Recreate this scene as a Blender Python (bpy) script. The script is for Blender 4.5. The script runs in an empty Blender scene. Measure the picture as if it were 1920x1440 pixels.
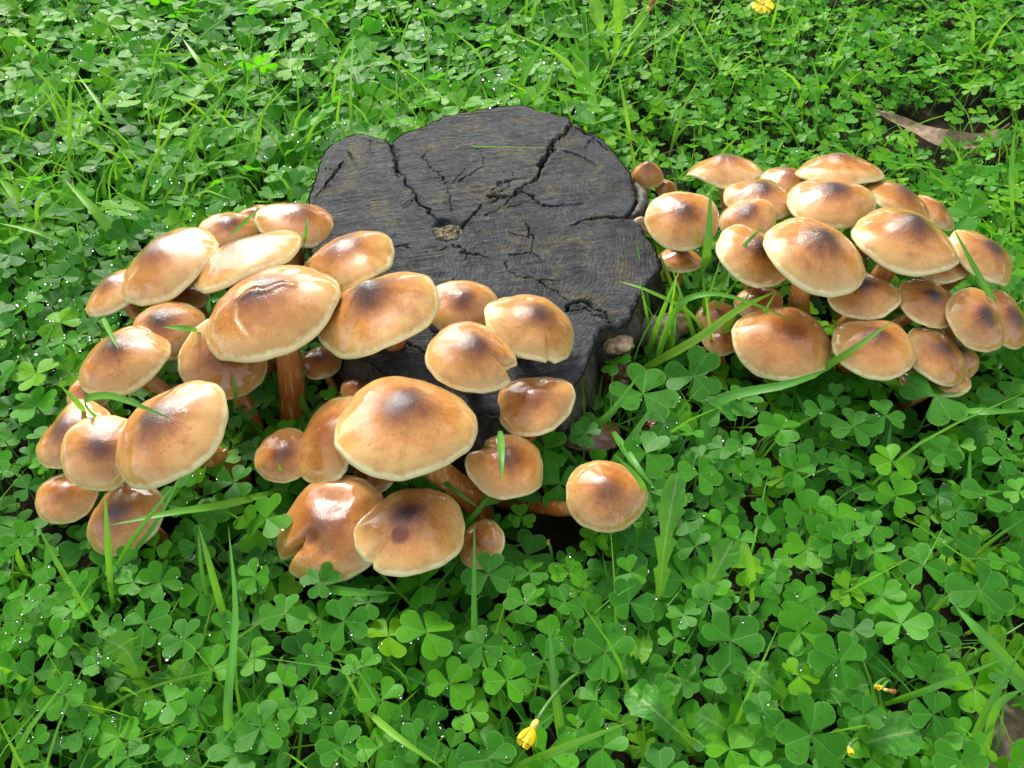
import bpy, bmesh, math, random
import numpy as np
from mathutils import Vector, Matrix, Euler

# ------------------------------------------------------------------ camera, sky, sun, exposure
scene = bpy.context.scene
CAM_H = 0.62
PITCH = math.radians(45.0)          # below the horizon
VFOV = math.radians(46.0)
cam_data = bpy.data.cameras.new("camera")
cam_data.sensor_fit = 'VERTICAL'
cam_data.sensor_height = 24.0
cam_data.lens = 12.0 / math.tan(VFOV / 2)
cam_data.clip_start = 0.01
cam_data.clip_end = 500.0
cam = bpy.data.objects.new("camera", cam_data)
scene.collection.objects.link(cam)
cam.location = (0, 0, CAM_H)
cam.rotation_euler = (math.pi / 2 - PITCH, 0, 0)
scene.camera = cam

SUN_EL = math.radians(40.0)
SUN_AZ = math.radians(-20.0)        # from +Y (away from the camera) towards -X
sun_dir = Vector((math.sin(SUN_AZ) * math.cos(SUN_EL), math.cos(SUN_AZ) * math.cos(SUN_EL), math.sin(SUN_EL)))
world = bpy.data.worlds.new("World")
scene.world = world
world.use_nodes = True
wn = world.node_tree.nodes
wl = world.node_tree.links
wn.clear()
w_out = wn.new('ShaderNodeOutputWorld')
w_bg = wn.new('ShaderNodeBackground')
w_sky = wn.new('ShaderNodeTexSky')
w_sky.sky_type = 'NISHITA'
w_sky.sun_disc = False
w_sky.sun_elevation = SUN_EL
w_sky.sun_rotation = SUN_AZ
w_sky.air_density = 1.0
w_sky.dust_density = 2.5
w_bg.inputs['Strength'].default_value = 0.15
w_hsv = wn.new('ShaderNodeHueSaturation')      # thin high cloud: the whole sky is paler
w_hsv.inputs['Saturation'].default_value = 0.45
wl.new(w_sky.outputs[0], w_hsv.inputs['Color'])
wl.new(w_hsv.outputs[0], w_bg.inputs[0])
wl.new(w_bg.outputs[0], w_out.inputs[0])

sun_data = bpy.data.lights.new("sun", 'SUN')
sun_data.energy = 1.2
sun_data.angle = math.radians(9.0)
sun_data.color = (1.0, 0.95, 0.87)
sun = bpy.data.objects.new("sun", sun_data)
scene.collection.objects.link(sun)
sun.rotation_euler = sun_dir.to_track_quat('Z', 'Y').to_euler()
sun.location = (-2, 3, 4)

scene.view_settings.view_transform = 'Standard'
scene.view_settings.look = 'None'
scene.view_settings.gamma = 1.0
scene.view_settings.use_curve_mapping = False
scene.view_settings.exposure = 1.48
scene.render.engine = 'CYCLES'
scene.cycles.use_denoising = True
scene.cycles.use_adaptive_sampling = True
scene.cycles.adaptive_threshold = 0.02
scene.cycles.max_bounces = 5
scene.cycles.diffuse_bounces = 3
scene.cycles.transmission_bounces = 4
scene.cycles.glossy_bounces = 2
scene.cycles.transparent_max_bounces = 8
scene.cycles.caustics_reflective = False
scene.cycles.caustics_refractive = True

rng = np.random.default_rng(7)
random.seed(7)
COL = scene.collection
PI = math.pi

# ------------------------------------------------------------------ helpers
_fw = Vector((0, math.cos(PITCH), -math.sin(PITCH)))
_up = Vector((0, math.sin(PITCH), math.cos(PITCH)))
_F = 720.0 / math.tan(VFOV / 2)

def at(px, py, z):
    """surveyed photo point (1920x1440) at height z -> place on site, metres"""
    d = _fw + Vector((1, 0, 0)) * ((px - 960) / _F) + _up * ((720 - py) / _F)
    t = (z - CAM_H) / d.z
    return Vector((0, 0, CAM_H)) + d * t

def px_size(p):
    """metres per photo pixel at point p"""
    return (Vector(p) - cam.location).dot(_fw) / _F

def link(o, parent=None):
    COL.objects.link(o)
    if parent is not None:
        o.parent = parent
    return o

def tag(o, label=None, category=None, group=None, kind=None):
    if label: o["label"] = label
    if category: o["category"] = category
    if group: o["group"] = group
    if kind: o["kind"] = kind
    return o

def empty(name, loc):
    o = bpy.data.objects.new(name, None)
    o.empty_display_size = 0.01
    o.location = loc
    return link(o)

def mesh_from(name, verts, faces, mat=None, smooth=True, attrs=None):
    me = bpy.data.meshes.new(name)
    me.from_pydata([tuple(v) for v in verts], [], faces)
    if smooth:
        me.polygons.foreach_set('use_smooth', np.ones(len(me.polygons), dtype=bool))
    if attrs:
        for k, v in attrs.items():
            v = np.asarray(v, dtype=np.float32)
            if v.ndim == 1:
                a = me.attributes.new(k, 'FLOAT', 'POINT')
                a.data.foreach_set('value', v)
            else:
                a = me.attributes.new(k, 'FLOAT_VECTOR', 'POINT')
                a.data.foreach_set('vector', v.ravel())
    if mat: me.materials.append(mat)
    me.update()
    return me

def big_mesh(name, V, Fq, mat, attrs=None, smooth=True):
    """V (n,3) float array, Fq (m,k) int array (all faces with k corners)"""
    me = bpy.data.meshes.new(name)
    n, m, k = len(V), len(Fq), Fq.shape[1]
    me.vertices.add(n)
    me.vertices.foreach_set('co', np.asarray(V, np.float32).ravel())
    me.loops.add(m * k)
    me.loops.foreach_set('vertex_index', np.asarray(Fq, np.int32).ravel())
    me.polygons.add(m)
    me.polygons.foreach_set('loop_start', np.arange(0, m * k, k, dtype=np.int32))
    me.polygons.foreach_set('use_smooth', np.full(m, smooth, dtype=bool))
    me.update(calc_edges=True)
    for kk, v in (attrs or {}).items():
        v = np.asarray(v, dtype=np.float32)
        if v.ndim == 1:
            me.attributes.new(kk, 'FLOAT', 'POINT').data.foreach_set('value', v)
        else:
            me.attributes.new(kk, 'FLOAT_VECTOR', 'POINT').data.foreach_set('vector', v.ravel())
    me.materials.append(mat)
    return me

def obj(name, me, parent=None, loc=None):
    o = bpy.data.objects.new(name, me)
    if loc is not None: o.location = loc
    return link(o, parent)

def tube(points, radii, seg=8, cap=True):
    """verts, faces, (t, angle) for a tube through points"""
    pts = [Vector(p) for p in points]
    n = len(pts)
    V, F, T = [], [], []
    ref = Vector((0.31, 0.2, 0.93))
    for i, p in enumerate(pts):
        d = (pts[min(i + 1, n - 1)] - pts[max(i - 1, 0)]).normalized()
        a = d.cross(ref)
        if a.length < 1e-4: a = d.cross(Vector((1, 0, 0)))
        a.normalize()
        b = d.cross(a)
        for k in range(seg):
            th = 2 * PI * k / seg
            V.append(p + (a * math.cos(th) + b * math.sin(th)) * radii[i])
            T.append((i / (n - 1), k / seg, 0))
    for i in range(n - 1):
        for k in range(seg):
            k2 = (k + 1) % seg
            F.append((i * seg + k, i * seg + k2, (i + 1) * seg + k2, (i + 1) * seg + k))
    if cap:
        F.append(tuple(range(seg))[::-1])
        F.append(tuple((n - 1) * seg + k for k in range(seg)))
    return V, F, T

def bezier(p0, p1, p2, p3, n):
    out = []
    for i in range(n):
        t = i / (n - 1)
        u = 1 - t
        out.append(p0 * u ** 3 + p1 * (3 * u * u * t) + p2 * (3 * u * t * t) + p3 * t ** 3)
    return out

# smooth value noise for geometry
_NT = rng.random((64, 64, 64)).astype(np.float32)
def vnoise(P, scale):
    Q = np.asarray(P, float) * scale
    i = np.floor(Q).astype(int)
    f = Q - i
    f = f * f * (3 - 2 * f)
    r = 0
    for dx in (0, 1):
        for dy in (0, 1):
            for dz in (0, 1):
                w = (f[..., 0] if dx else 1 - f[..., 0]) * (f[..., 1] if dy else 1 - f[..., 1]) * (f[..., 2] if dz else 1 - f[..., 2])
                r = r + w * _NT[(i[..., 0] + dx) % 64, (i[..., 1] + dy) % 64, (i[..., 2] + dz) % 64]
    return r * 2 - 1
def fbm(P, scale, oct=4):
    r, a = 0, 1.0
    for k in range(oct):
        r = r + a * vnoise(np.asarray(P) + 3.7 * k, scale * 2 ** k)
        a *= 0.5
    return r / 1.9

HOLE_AT = tuple(at(840, 430, .085))
# ------------------------------------------------------------------ materials
class NT:
    def __init__(s, name):
        s.m = bpy.data.materials.new(name)
        s.m.use_nodes = True
        s.t = s.m.node_tree
        s.t.nodes.clear()
        s.out = s.t.nodes.new('ShaderNodeOutputMaterial')
    def n(s, typ, **kw):
        nd = s.t.nodes.new('ShaderNode' + typ)
        for k, v in kw.items():
            setattr(nd, k, v)
        return nd
    def l(s, a, b):
        s.t.links.new(a, b)
    def val(s, sock, v):
        if hasattr(v, 'links'): s.l(v, sock)
        else: sock.default_value = v
    def attr(s, name, typ='GEOMETRY', out='Fac'):
        a = s.n('Attribute', attribute_name=name, attribute_type=typ)
        return a.outputs[out]
    def math(s, op, a, b=None, c=None, clamp=False):
        nd = s.n('Math', operation=op, use_clamp=clamp)
        s.val(nd.inputs[0], a)
        if b is not None: s.val(nd.inputs[1], b)
        if c is not None: s.val(nd.inputs[2], c)
        return nd.outputs[0]
    def step(s, x, a, b, to0=0.0, to1=1.0):
        nd = s.n('MapRange', interpolation_type='SMOOTHSTEP')
        s.val(nd.inputs[0], x); s.val(nd.inputs[1], a); s.val(nd.inputs[2], b); s.val(nd.inputs[3], to0); s.val(nd.inputs[4], to1)
        return nd.outputs[0]
    def mix(s, f, a, b, blend='MIX'):
        nd = s.n('MixRGB', blend_type=blend)
        s.val(nd.inputs[0], f)
        for sock, v in ((nd.inputs[1], a), (nd.inputs[2], b)):
            if hasattr(v, 'links'): s.l(v, sock)
            else: sock.default_value = (*v, 1) if len(v) == 3 else v
        return nd.outputs[0]
    def noise(s, vec, scale, detail=3, rough=0.55, out='Fac', dist=0.0):
        nd = s.n('TexNoise')
        nd.inputs['Scale'].default_value = scale
        nd.inputs['Detail'].default_value = detail
        nd.inputs['Roughness'].default_value = rough
        nd.inputs['Distortion'].default_value = dist
        if vec is not None: s.l(vec, nd.inputs['Vector'])
        return nd.outputs[out]
    def mapping(s, vec, scale=(1, 1, 1), rot=(0, 0, 0), loc=(0, 0, 0)):
        nd = s.n('Mapping')
        s.l(vec, nd.inputs[0])
        nd.inputs['Scale'].default_value = scale
        nd.inputs['Rotation'].default_value = rot
        nd.inputs['Location'].default_value = loc
        return nd.outputs[0]
    def bump(s, h, strength=0.5, dist=0.001, normal=None):
        nd = s.n('Bump')
        nd.inputs['Strength'].default_value = strength
        nd.inputs['Distance'].default_value = dist
        s.l(h, nd.inputs['Height'])
        if normal is not None: s.l(normal, nd.inputs['Normal'])
        return nd.outputs[0]
    def bsdf(s, **kw):
        p = s.n('BsdfPrincipled')
        for k, v in kw.items():
            sock = p.inputs[k]
            if hasattr(v, 'links'): s.l(v, sock)
            elif isinstance(v, tuple) and len(v) == 3 and sock.type == 'RGBA': sock.default_value = (*v, 1)
            else: sock.default_value = v
        return p

def mat_cap():
    s = NT("wet_mushroom_cap")
    oc = s.n('TexCoord').outputs['Object']
    rad = s.attr('rad')
    stain = s.attr('stain')
    info = s.n('ObjectInfo')
    sep = s.n('SeparateColor')
    s.l(info.outputs['Color'], sep.inputs[0])
    tone, umb, seed = sep.outputs[0], sep.outputs[1], sep.outputs[2]
    off = s.n('CombineXYZ')
    s.l(s.math('MULTIPLY', seed, 7.0), off.inputs[0])
    s.l(s.math('MULTIPLY', info.outputs['Random'], 5.0), off.inputs[1])
    add = s.n('VectorMath', operation='ADD')
    s.l(oc, add.inputs[0]); s.l(off.outputs[0], add.inputs[1])
    v = add.outputs[0]
    big = s.noise(v, 45, 3, .5)
    mid = s.noise(v, 160, 4, .6)
    fine = s.noise(v, 900, 3, .6)
    so = s.n('SeparateXYZ'); s.l(oc, so.inputs[0])
    pv = s.n('CombineXYZ')
    s.l(s.math('MULTIPLY', s.math('ARCTAN2', so.outputs[1], so.outputs[0]), 9.0), pv.inputs[0])
    s.l(s.math('MULTIPLY', rad, 5.0), pv.inputs[1]); s.l(s.math('MULTIPLY', seed, 40.0), pv.inputs[2])
    fib = s.noise(pv.outputs[0], 1.0, 5, .7)
    r2 = s.math('ADD', rad, s.math('MULTIPLY', s.math('SUBTRACT', big, .5), .46))
    # skin colour from centre to rim
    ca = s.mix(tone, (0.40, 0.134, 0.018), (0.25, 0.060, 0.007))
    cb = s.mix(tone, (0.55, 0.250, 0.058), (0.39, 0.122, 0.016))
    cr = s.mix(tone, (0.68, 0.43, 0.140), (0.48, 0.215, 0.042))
    c = s.mix(s.step(r2, .22, .55), ca, cb)
    c = s.mix(s.step(r2, .55, .98), c, cr)
    c = s.mix(s.step(s.noise(v, 70, 5, .7), .46, .70, 0, .45), c, (0.34, 0.105, 0.014))
    c = s.mix(s.step(s.noise(v, 240, 4, .7), .50, .74, 0, .30), c, (0.70, 0.42, 0.14))
    c = s.mix(s.math('MULTIPLY', s.step(s.noise(v, 34, 5, .62, dist=.6), .52, .57), s.step(rad, .9, .7, 0, .34)), c, (0.30, 0.088, 0.010))  # sharp-edged darker patches: sky reflection boundaries painted into the skin colour
    # dark bruised crown with fibrils
    crown = s.math('MULTIPLY', s.step(s.math('ADD', r2, s.math('ADD', s.math('MULTIPLY', s.math('SUBTRACT', fib, .5), .38), s.math('MULTIPLY', s.math('SUBTRACT', mid, .5), .30))), .12, .60, 1, 0), umb)
    c = s.mix(s.math('MULTIPLY', crown, .70), c, (0.15, 0.040, 0.014))
    core = s.math('MULTIPLY', s.step(s.math('ADD', r2, s.math('ADD', s.math('MULTIPLY', s.math('SUBTRACT', fib, .5), .30), s.math('MULTIPLY', s.math('SUBTRACT', fine, .5), .55))), .07, .36, 1, 0), umb)
    c = s.mix(s.math('MULTIPLY', core, .95), c, (0.022, 0.011, 0.011))
    # flecks
    vo = s.n('TexVoronoi')
    vo.inputs['Scale'].default_value = 260
    s.l(v, vo.inputs['Vector'])
    fl = s.math('MULTIPLY', s.step(vo.outputs['Distance'], .13, .24, 1, 0), s.step(s.noise(v, 110, 2), .44, .56))
    fl = s.math('MULTIPLY', fl, s.step(rad, .93, .75))
    c = s.mix(s.math('MULTIPLY', fl, .55), c, (0.10, 0.028, 0.010))
    c = s.mix(s.math('MULTIPLY', s.step(s.math('ADD', stain, s.math('MULTIPLY', s.math('SUBTRACT', fine, .5), .6)), .22, .62), .9), c, (0.15, 0.022, 0.010))
    tear = s.attr('tear')
    c = s.mix(s.math('MULTIPLY', s.step(tear, .15, .6), s.step(fine, .25, .6, .45, .95)), c, (0.66, 0.33, 0.12))
    c = s.mix(s.step(tear, .72, .95), c, (0.86, 0.66, 0.38))
    # thin pale margin
    c = s.mix(s.step(s.math('ADD', rad, s.math('MULTIPLY', s.math('SUBTRACT', mid, .5), .10)), .935, .995, 0, .95), c, (0.80, 0.69, 0.34))
    hb = s.math('ADD', s.math('MULTIPLY', fine, .25), mid)
    hb = s.math('ADD', hb, s.math('MULTIPLY', s.math('MULTIPLY', fine, crown), 2.5))
    nb = s.bump(hb, .30, .0010)
    cb2 = s.bump(s.math('ADD', s.math('MULTIPLY', s.noise(v, 50, 1, .4), .45), s.math('MULTIPLY', s.math('MULTIPLY', fine, crown), 1.3)), .45, .0012)
    p = s.bsdf(**{'Base Color': c, 'Roughness': .5, 'Normal': nb, 'Specular IOR Level': .18,
                  'Coat Weight': s.step(s.noise(v, 38, 2), .25, .45, .55, 1.0), 'Coat Roughness': s.step(mid, .3, .8, .01, .06), 'Coat IOR': 1.50, 'Coat Normal': cb2})
    s.l(p.outputs[0], s.out.inputs[0])
    return s.m

def mat_simple(name, fn):
    s = NT(name)
    fn(s)
    return s.m

def _gill(s):
    g = s.attr('gil')
    c = s.mix(g, (0.40, 0.20, 0.065), (0.62, 0.42, 0.19))
    p = s.bsdf(**{'Base Color': c, 'Roughness': .6})
    s.l(p.outputs[0], s.out.inputs[0])

def _stem(s):
    uv = s.attr('tv', out='Vector')
    sep = s.n('SeparateXYZ'); s.l(uv, sep.inputs[0])
    oc = s.n('TexCoord').outputs['Object']
    st = s.noise(s.mapping(oc, (260, 260, 22)), 1.0, 4, .65)
    t = sep.outputs[0]
    c = s.mix(s.step(t, .25, .95), (0.42, 0.105, 0.012), (0.64, 0.250, 0.055))
    c = s.mix(s.step(s.math('ADD', st, s.math('MULTIPLY', t, .14)), .56, .74, 0, .7), c, (0.66, 0.44, 0.20))
    c = s.mix(s.step(s.noise(oc, 120, 3), .55, .75, 0, .5), c, (0.24, 0.052, 0.008))
    p = s.bsdf(**{'Base Color': c, 'Roughness': .42, 'Coat Weight': .4, 'Coat Roughness': .15, 'Normal': s.bump(st, .6, .0012)})
    s.l(p.outputs[0], s.out.inputs[0])

def _leaf(s, individual, flecks=True):
    """clover leaflet: uv = (along, across) in leaflet lengths, rnd = per-leaf number"""
    uv = s.attr('luv', out='Vector')
    sep = s.n('SeparateXYZ'); s.l(uv, sep.inputs[0])
    x, y, edge = sep.outputs[0], sep.outputs[1], sep.outputs[2]
    if individual:
        info = s.n('ObjectInfo')
        sc = s.n('SeparateColor'); s.l(info.outputs['Color'], sc.inputs[0])
        tone, rnd = sc.outputs[0], sc.outputs[1]
    else:
        tone, rnd = s.attr('tone'), s.attr('rnd')
    off = s.n('CombineXYZ'); s.l(s.math('MULTIPLY', rnd, 91.0), off.inputs[0]); s.l(s.math('MULTIPLY', rnd, 37.0), off.inputs[1])
    add = s.n('VectorMath', operation='ADD'); s.l(uv, add.inputs[0]); s.l(off.outputs[0], add.inputs[1])
    v = add.outputs[0]
    ramp = s.n('ValToRGB')
    e = ramp.color_ramp.elements
    e[0].position = 0.0; e[0].color = (0.026, 0.125, 0.014, 1)
    e[1].position = 1.0; e[1].color = (0.19, 0.45, 0.008, 1)
    for pos, col in ((.35, (0.048, 0.215, 0.015, 1)), (.62, (0.080, 0.330, 0.010, 1)), (.82, (0.130, 0.405, 0.007, 1))):
        k = e.new(pos); k.color = col
    s.l(s.math('ADD', tone, s.math('MULTIPLY', s.math('SUBTRACT', s.noise(v, 2.2, 3), .5), .22), clamp=True), ramp.inputs[0])
    c = ramp.outputs[0]
    ay = s.math('ABSOLUTE', y)
    c = s.mix(s.step(ay, .005, .022, .50, 0), c, (0.20, 0.46, 0.13))          # midrib
    c = s.mix(s.step(edge, .93, .99, 0, .35), c, (0.24, 0.50, 0.10))          # pale thin edge
    c = s.mix(s.step(x, .0, .10, .5, 0), c, (0.22, 0.17, 0.05))               # reddish joint
    if flecks:
        vo = s.n('TexVoronoi'); vo.inputs['Scale'].default_value = 6.0
        s.l(s.mapping(v, (1, 1.7, 1), (0, 0, .5)), vo.inputs['Vector'])
        f = s.math('MULTIPLY', s.step(vo.outputs['Distance'], .22, .32, 1, 0), s.step(s.noise(v, 2.6, 2), .50, .58))
        f = s.math('MULTIPLY', f, s.step(rnd, .30, .36))
        c = s.mix(s.math('MULTIPLY', f, .9), c, (0.012, 0.024, 0.012))
    kw = {'Base Color': c, 'Roughness': .48, 'Specular IOR Level': .24}
    if flecks:
        vein = s.noise(s.mapping(v, (3, 16, 1)), 1.0, 2)
        kw['Normal'] = s.bump(s.math('ADD', vein, s.math('MULTIPLY', s.step(ay, 0, .03), .8)), .25, .0006)
    p = s.bsdf(**kw)
    tr = s.n('BsdfTranslucent')
    s.l(s.mix(.55, c, (0.17, 0.70, 0.01)), tr.inputs[0])
    mx = s.n('MixShader'); mx.inputs[0].default_value = .46
    s.l(p.outputs[0], mx.inputs[1]); s.l(tr.outputs[0], mx.inputs[2])
    s.l(mx.outputs[0], s.out.inputs[0])

def _blade(s, individual, herb=False):
    tv = s.attr('tv', out='Vector')
    sep = s.n('SeparateXYZ'); s.l(tv, sep.inputs[0])
    if individual:
        info = s.n('ObjectInfo')
        sc = s.n('SeparateColor'); s.l(info.outputs['Color'], sc.inputs[0])
        tone, rnd = sc.outputs[0], sc.outputs[1]
    else:
        tone, rnd = s.attr('tone'), s.attr('rnd')
    ramp = s.n('ValToRGB')
    e = ramp.color_ramp.elements
    e[0].position = 0; e[0].color = (0.024, 0.135, 0.020, 1)
    e[1].position = 1; e[1].color = (0.28, 0.54, 0.015, 1)
    k = e.new(.5); k.color = (0.080, 0.34, 0.022, 1)
    s.l(tone, ramp.inputs[0])
    cv = s.n('CombineXYZ'); s.l(s.math('MULTIPLY', sep.outputs[0], 5.0), cv.inputs[0]); s.l(s.math('MULTIPLY', sep.outputs[1], 22.0), cv.inputs[1]); s.l(s.math('MULTIPLY', rnd, 50.), cv.inputs[2])
    st = s.noise(cv.outputs[0], 1.0, 3)
    c = s.mix(s.step(st, .35, .7, 0, .35), ramp.outputs[0], (0.16, 0.38, 0.05))
    c = s.mix(s.step(s.math('ABSOLUTE', sep.outputs[1]), .02, .14, .4, 0), c, (0.20, 0.44, 0.10))
    if herb:
        ac = s.math('ABSOLUTE', sep.outputs[1])
        vn = s.math('SINE', s.math('MULTIPLY', s.math('SUBTRACT', sep.outputs[0], s.math('MULTIPLY', ac, .30)), 58.0))
        oc = s.n('TexCoord').outputs['Object']
        blot = s.noise(oc, 90, 4, .65)
        c = s.mix(s.step(blot, .40, .68, 0, .55), c, (0.030, 0.150, 0.012))
        c = s.mix(s.step(vn, .90, 1.0, 0, .22), c, (0.17, 0.36, 0.06))
        c = s.mix(s.step(ac, .012, .040, .75, 0), c, (0.30, 0.46, 0.16))
        st = s.math('ADD', s.math('MULTIPLY', vn, -.10), s.math('MULTIPLY', blot, 2.2))
    p = s.bsdf(**{'Base Color': c, 'Roughness': .40, 'Specular IOR Level': .45 if not herb else .3, 'Normal': s.bump(st, .3 if not herb else .8, .0005 if not herb else .0014)})
    tr = s.n('BsdfTranslucent'); s.l(s.mix(.5, c, (0.30, 0.62, 0.02)), tr.inputs[0])
    mx = s.n('MixShader'); mx.inputs[0].default_value = .38
    s.l(p.outputs[0], mx.inputs[1]); s.l(tr.outputs[0], mx.inputs[2])
    s.l(mx.outputs[0], s.out.inputs[0])

def _stalk(s):
    p = s.bsdf(**{'Base Color': (0.085, 0.22, 0.035), 'Roughness': .45})
    s.l(p.outputs[0], s.out.inputs[0])

def _drop(s):
    p = s.bsdf(**{'Base Color': (1.0, 1.0, 1.0), 'Roughness': .02, 'IOR': 1.333, 'Transmission Weight': 1.0})
    s.l(p.outputs[0], s.out.inputs[0])

def _wood(s):
    g = s.n('NewGeometry').outputs['Position']
    cut = s.attr('cut')          # depth of crack 0..1 (darker where deeper)
    warp = s.noise(g, 9, 3, .5, out='Color')
    av = s.n('VectorMath', operation='MULTIPLY_ADD')
    s.l(warp, av.inputs[0]); av.inputs[1].default_value = (.09, .09, .05); s.l(g, av.inputs[2])
    gv = av.outputs[0]
    saw = s.noise(s.mapping(gv, (70, 420, 60), (0, 0, .22)), 1.0, 6, .75)
    saw2 = s.noise(s.mapping(gv, (170, 38, 60), (0, 0, .55)), 1.0, 5, .7)
    blotch = s.noise(g, 26, 5, .65)
    fine = s.noise(g, 380, 6, .8)
    c = s.mix(s.step(blotch, .38, .62), (0.014, 0.017, 0.021), (0.070, 0.075, 0.080))
    c = s.mix(s.step(saw, .46, .60, 0, .60), c, (0.010, 0.011, 0.013))
    c = s.mix(s.step(saw2, .52, .74, 0, .60), c, (0.088, 0.092, 0.092))
    ol = s.math('MULTIPLY', s.step(s.noise(g, 30, 5, .75), .50, .64), s.step(fine, .36, .58))
    c = s.mix(s.math('MULTIPLY', ol, .70), c, (0.150, 0.128, 0.036))
    c = s.mix(s.step(s.noise(g, 15, 3), .55, .72, 0, .35), c, (0.060, 0.046, 0.034))
    c = s.mix(s.step(fine, .56, .74, 0, .7), c, (0.115, 0.117, 0.115))
    c = s.mix(s.step(fine, .44, .28, 0, .8), c, (0.004, 0.004, 0.005))
    c = s.mix(s.step(cut, .15, .75), c, (0.010, 0.009, 0.008))
    hp = s.n('VectorMath', operation='DISTANCE'); s.l(gv, hp.inputs[0]); hp.inputs[1].default_value = HOLE_AT
    rg = s.math('SINE', s.math('MULTIPLY', hp.outputs['Value'], 1500.0))
    c = s.mix(s.math('MULTIPLY', s.step(rg, .2, .9), .30), c, (0.010, 0.010, 0.011))
    mot = s.noise(g, 140, 6, .75)
    c = s.mix(s.step(mot, .53, .66, 0, .55), c, (0.150, 0.145, 0.112))
    c = s.mix(s.step(mot, .46, .34, 0, .65), c, (0.008, 0.009, 0.011))
    c = s.mix(s.step(cut, .15, .75), c, (0.010, 0.009, 0.008))
    h = s.math('ADD', s.math('MULTIPLY', saw, .8), s.math('ADD', s.math('MULTIPLY', saw2, .7), s.math('ADD', s.math('MULTIPLY', fine, .6), s.math('ADD', s.math('MULTIPLY', mot, .9), s.math('MULTIPLY', rg, .10)))))
    p = s.bsdf(**{'Base Color': c, 'Roughness': s.step(blotch, .3, .7, .48, .72), 'Specular IOR Level': .22, 'Normal': s.bump(h, 1.0, .0026)})
    s.l(p.outputs[0], s.out.inputs[0])

def _bark(s):
    g = s.n('NewGeometry').outputs['Position']
    n1 = s.noise(s.mapping(g, (90, 90, 26)), 1.0, 5, .7)
    n2 = s.noise(g, 55, 4, .6)
    c = s.mix(s.step(n1, .35, .65), (0.012, 0.010, 0.008), (0.100, 0.078, 0.056))
    moss = s.math('MULTIPLY', s.step(n2, .52, .66), s.step(s.noise(g, 600, 2), .4, .6))
    c = s.mix(s.math('MULTIPLY', moss, .75), c, (0.120, 0.115, 0.022))
    p = s.bsdf(**{'Base Color': c, 'Roughness': .55, 'Normal': s.bump(n1, .9, .004)})
    s.l(p.outputs[0], s.out.inputs[0])

def _soil(s):
    g = s.n('NewGeometry').outputs['Position']
    n1 = s.noise(g, 30, 5, .7)
    n2 = s.noise(g, 240, 4, .7)
    c = s.mix(s.step(n1, .35, .7), (0.007, 0.0045, 0.0025), (0.034, 0.022, 0.012))
    c = s.mix(s.step(n2, .58, .75, 0, .5), c, (0.085, 0.056, 0.034))
    ln = s.n('VectorMath', operation='LENGTH'); s.l(g, ln.inputs[0])
    lawn = s.mix(s.noise(g, 6, 4), (0.025, 0.10, 0.015), (0.07, 0.20, 0.025))
    c = s.mix(s.step(ln.outputs['Value'], 2.3, 3.2), c, lawn)
    p = s.bsdf(**{'Base Color': c, 'Roughness': .85, 'Specular IOR Level': .12, 'Normal': s.bump(s.math('ADD', n1, n2), .8, .005)})
    s.l(p.outputs[0], s.out.inputs[0])

def _flat(col, rough=.5, var=.25, scale=120, coat=0.0):
    def f(s):
        oc = s.n('TexCoord').outputs['Object']
        n = s.noise(oc, scale, 4, .65)
        c = s.mix(s.step(n, .3, .72), tuple(v * (1 - var) for v in col), tuple(min(1, v * (1 + var)) for v in col))
        p = s.bsdf(**{'Base Color': c, 'Roughness': rough, 'Coat Weight': coat, 'Coat Roughness': .15, 'Normal': s.bump(n, .6, .0015)})
        s.l(p.outputs[0], s.out.inputs[0])
    return f

M = {
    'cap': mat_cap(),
    'gill': mat_simple('gill_flesh', _gill),
    'stem': mat_simple('fibrous_stem', _stem),
    'leaf_one': mat_simple('clover_leaflet', lambda s: _leaf(s, True)),
    'leaf_mass': mat_simple('clover_mass', lambda s: _leaf(s, False, False)),
    'blade_one': mat_simple('grass_blade', lambda s: _blade(s, True)),
    'herb': mat_simple('herb_leaf', lambda s: _blade(s, True, True)),
    'blade_mass': mat_simple('grass_mass', lambda s: _blade(s, False)),
    'stalk': mat_simple('green_stalk', _stalk),
    'drop': mat_simple('water', _drop),
    'wood': mat_simple('weathered_end_grain', _wood),
    'bark': mat_simple('wet_dark_bark', _bark),
    'soil': mat_simple('damp_soil', _soil),
    'petal': mat_simple('yellow_petal', _flat((0.82, 0.60, 0.012), .5, .15, 300)),
    'petal_dull': mat_simple('faded_petal', _flat((0.42, 0.20, 0.06), .6, .4, 300)),
    'sepal': mat_simple('pale_sepal', _flat((0.55, 0.46, 0.08), .5, .3, 300)),
    'dead_leaf': mat_simple('dry_brown_leaf', _flat((0.27, 0.175, 0.095), .6, .45, 130)),
    'rot': mat_simple('rotten_flesh', _flat((0.13, 0.035, 0.014), .35, .5, 140, .6)),
    'pale': mat_simple('pale_torn_flesh', _flat((0.42, 0.28, 0.15), .55, .5, 140)),
    'chalk': mat_simple('speckled_pale_flesh', _flat((0.26, 0.20, 0.145), .6, .6, 130)),
    'knot': mat_simple('crumbled_knot', _flat((0.105, 0.080, 0.028), .7, .7, 260)),
    'twig': mat_simple('dead_twig', _flat((0.10, 0.065, 0.04), .7, .4, 200)),
    'tree_leaf': mat_simple('tree_foliage', _flat((0.045, 0.10, 0.022), .6, .4, 3)),
    'tree_bark': mat_simple('tree_bark', _flat((0.07, 0.05, 0.035), .8, .4, 6)),
}
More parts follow.
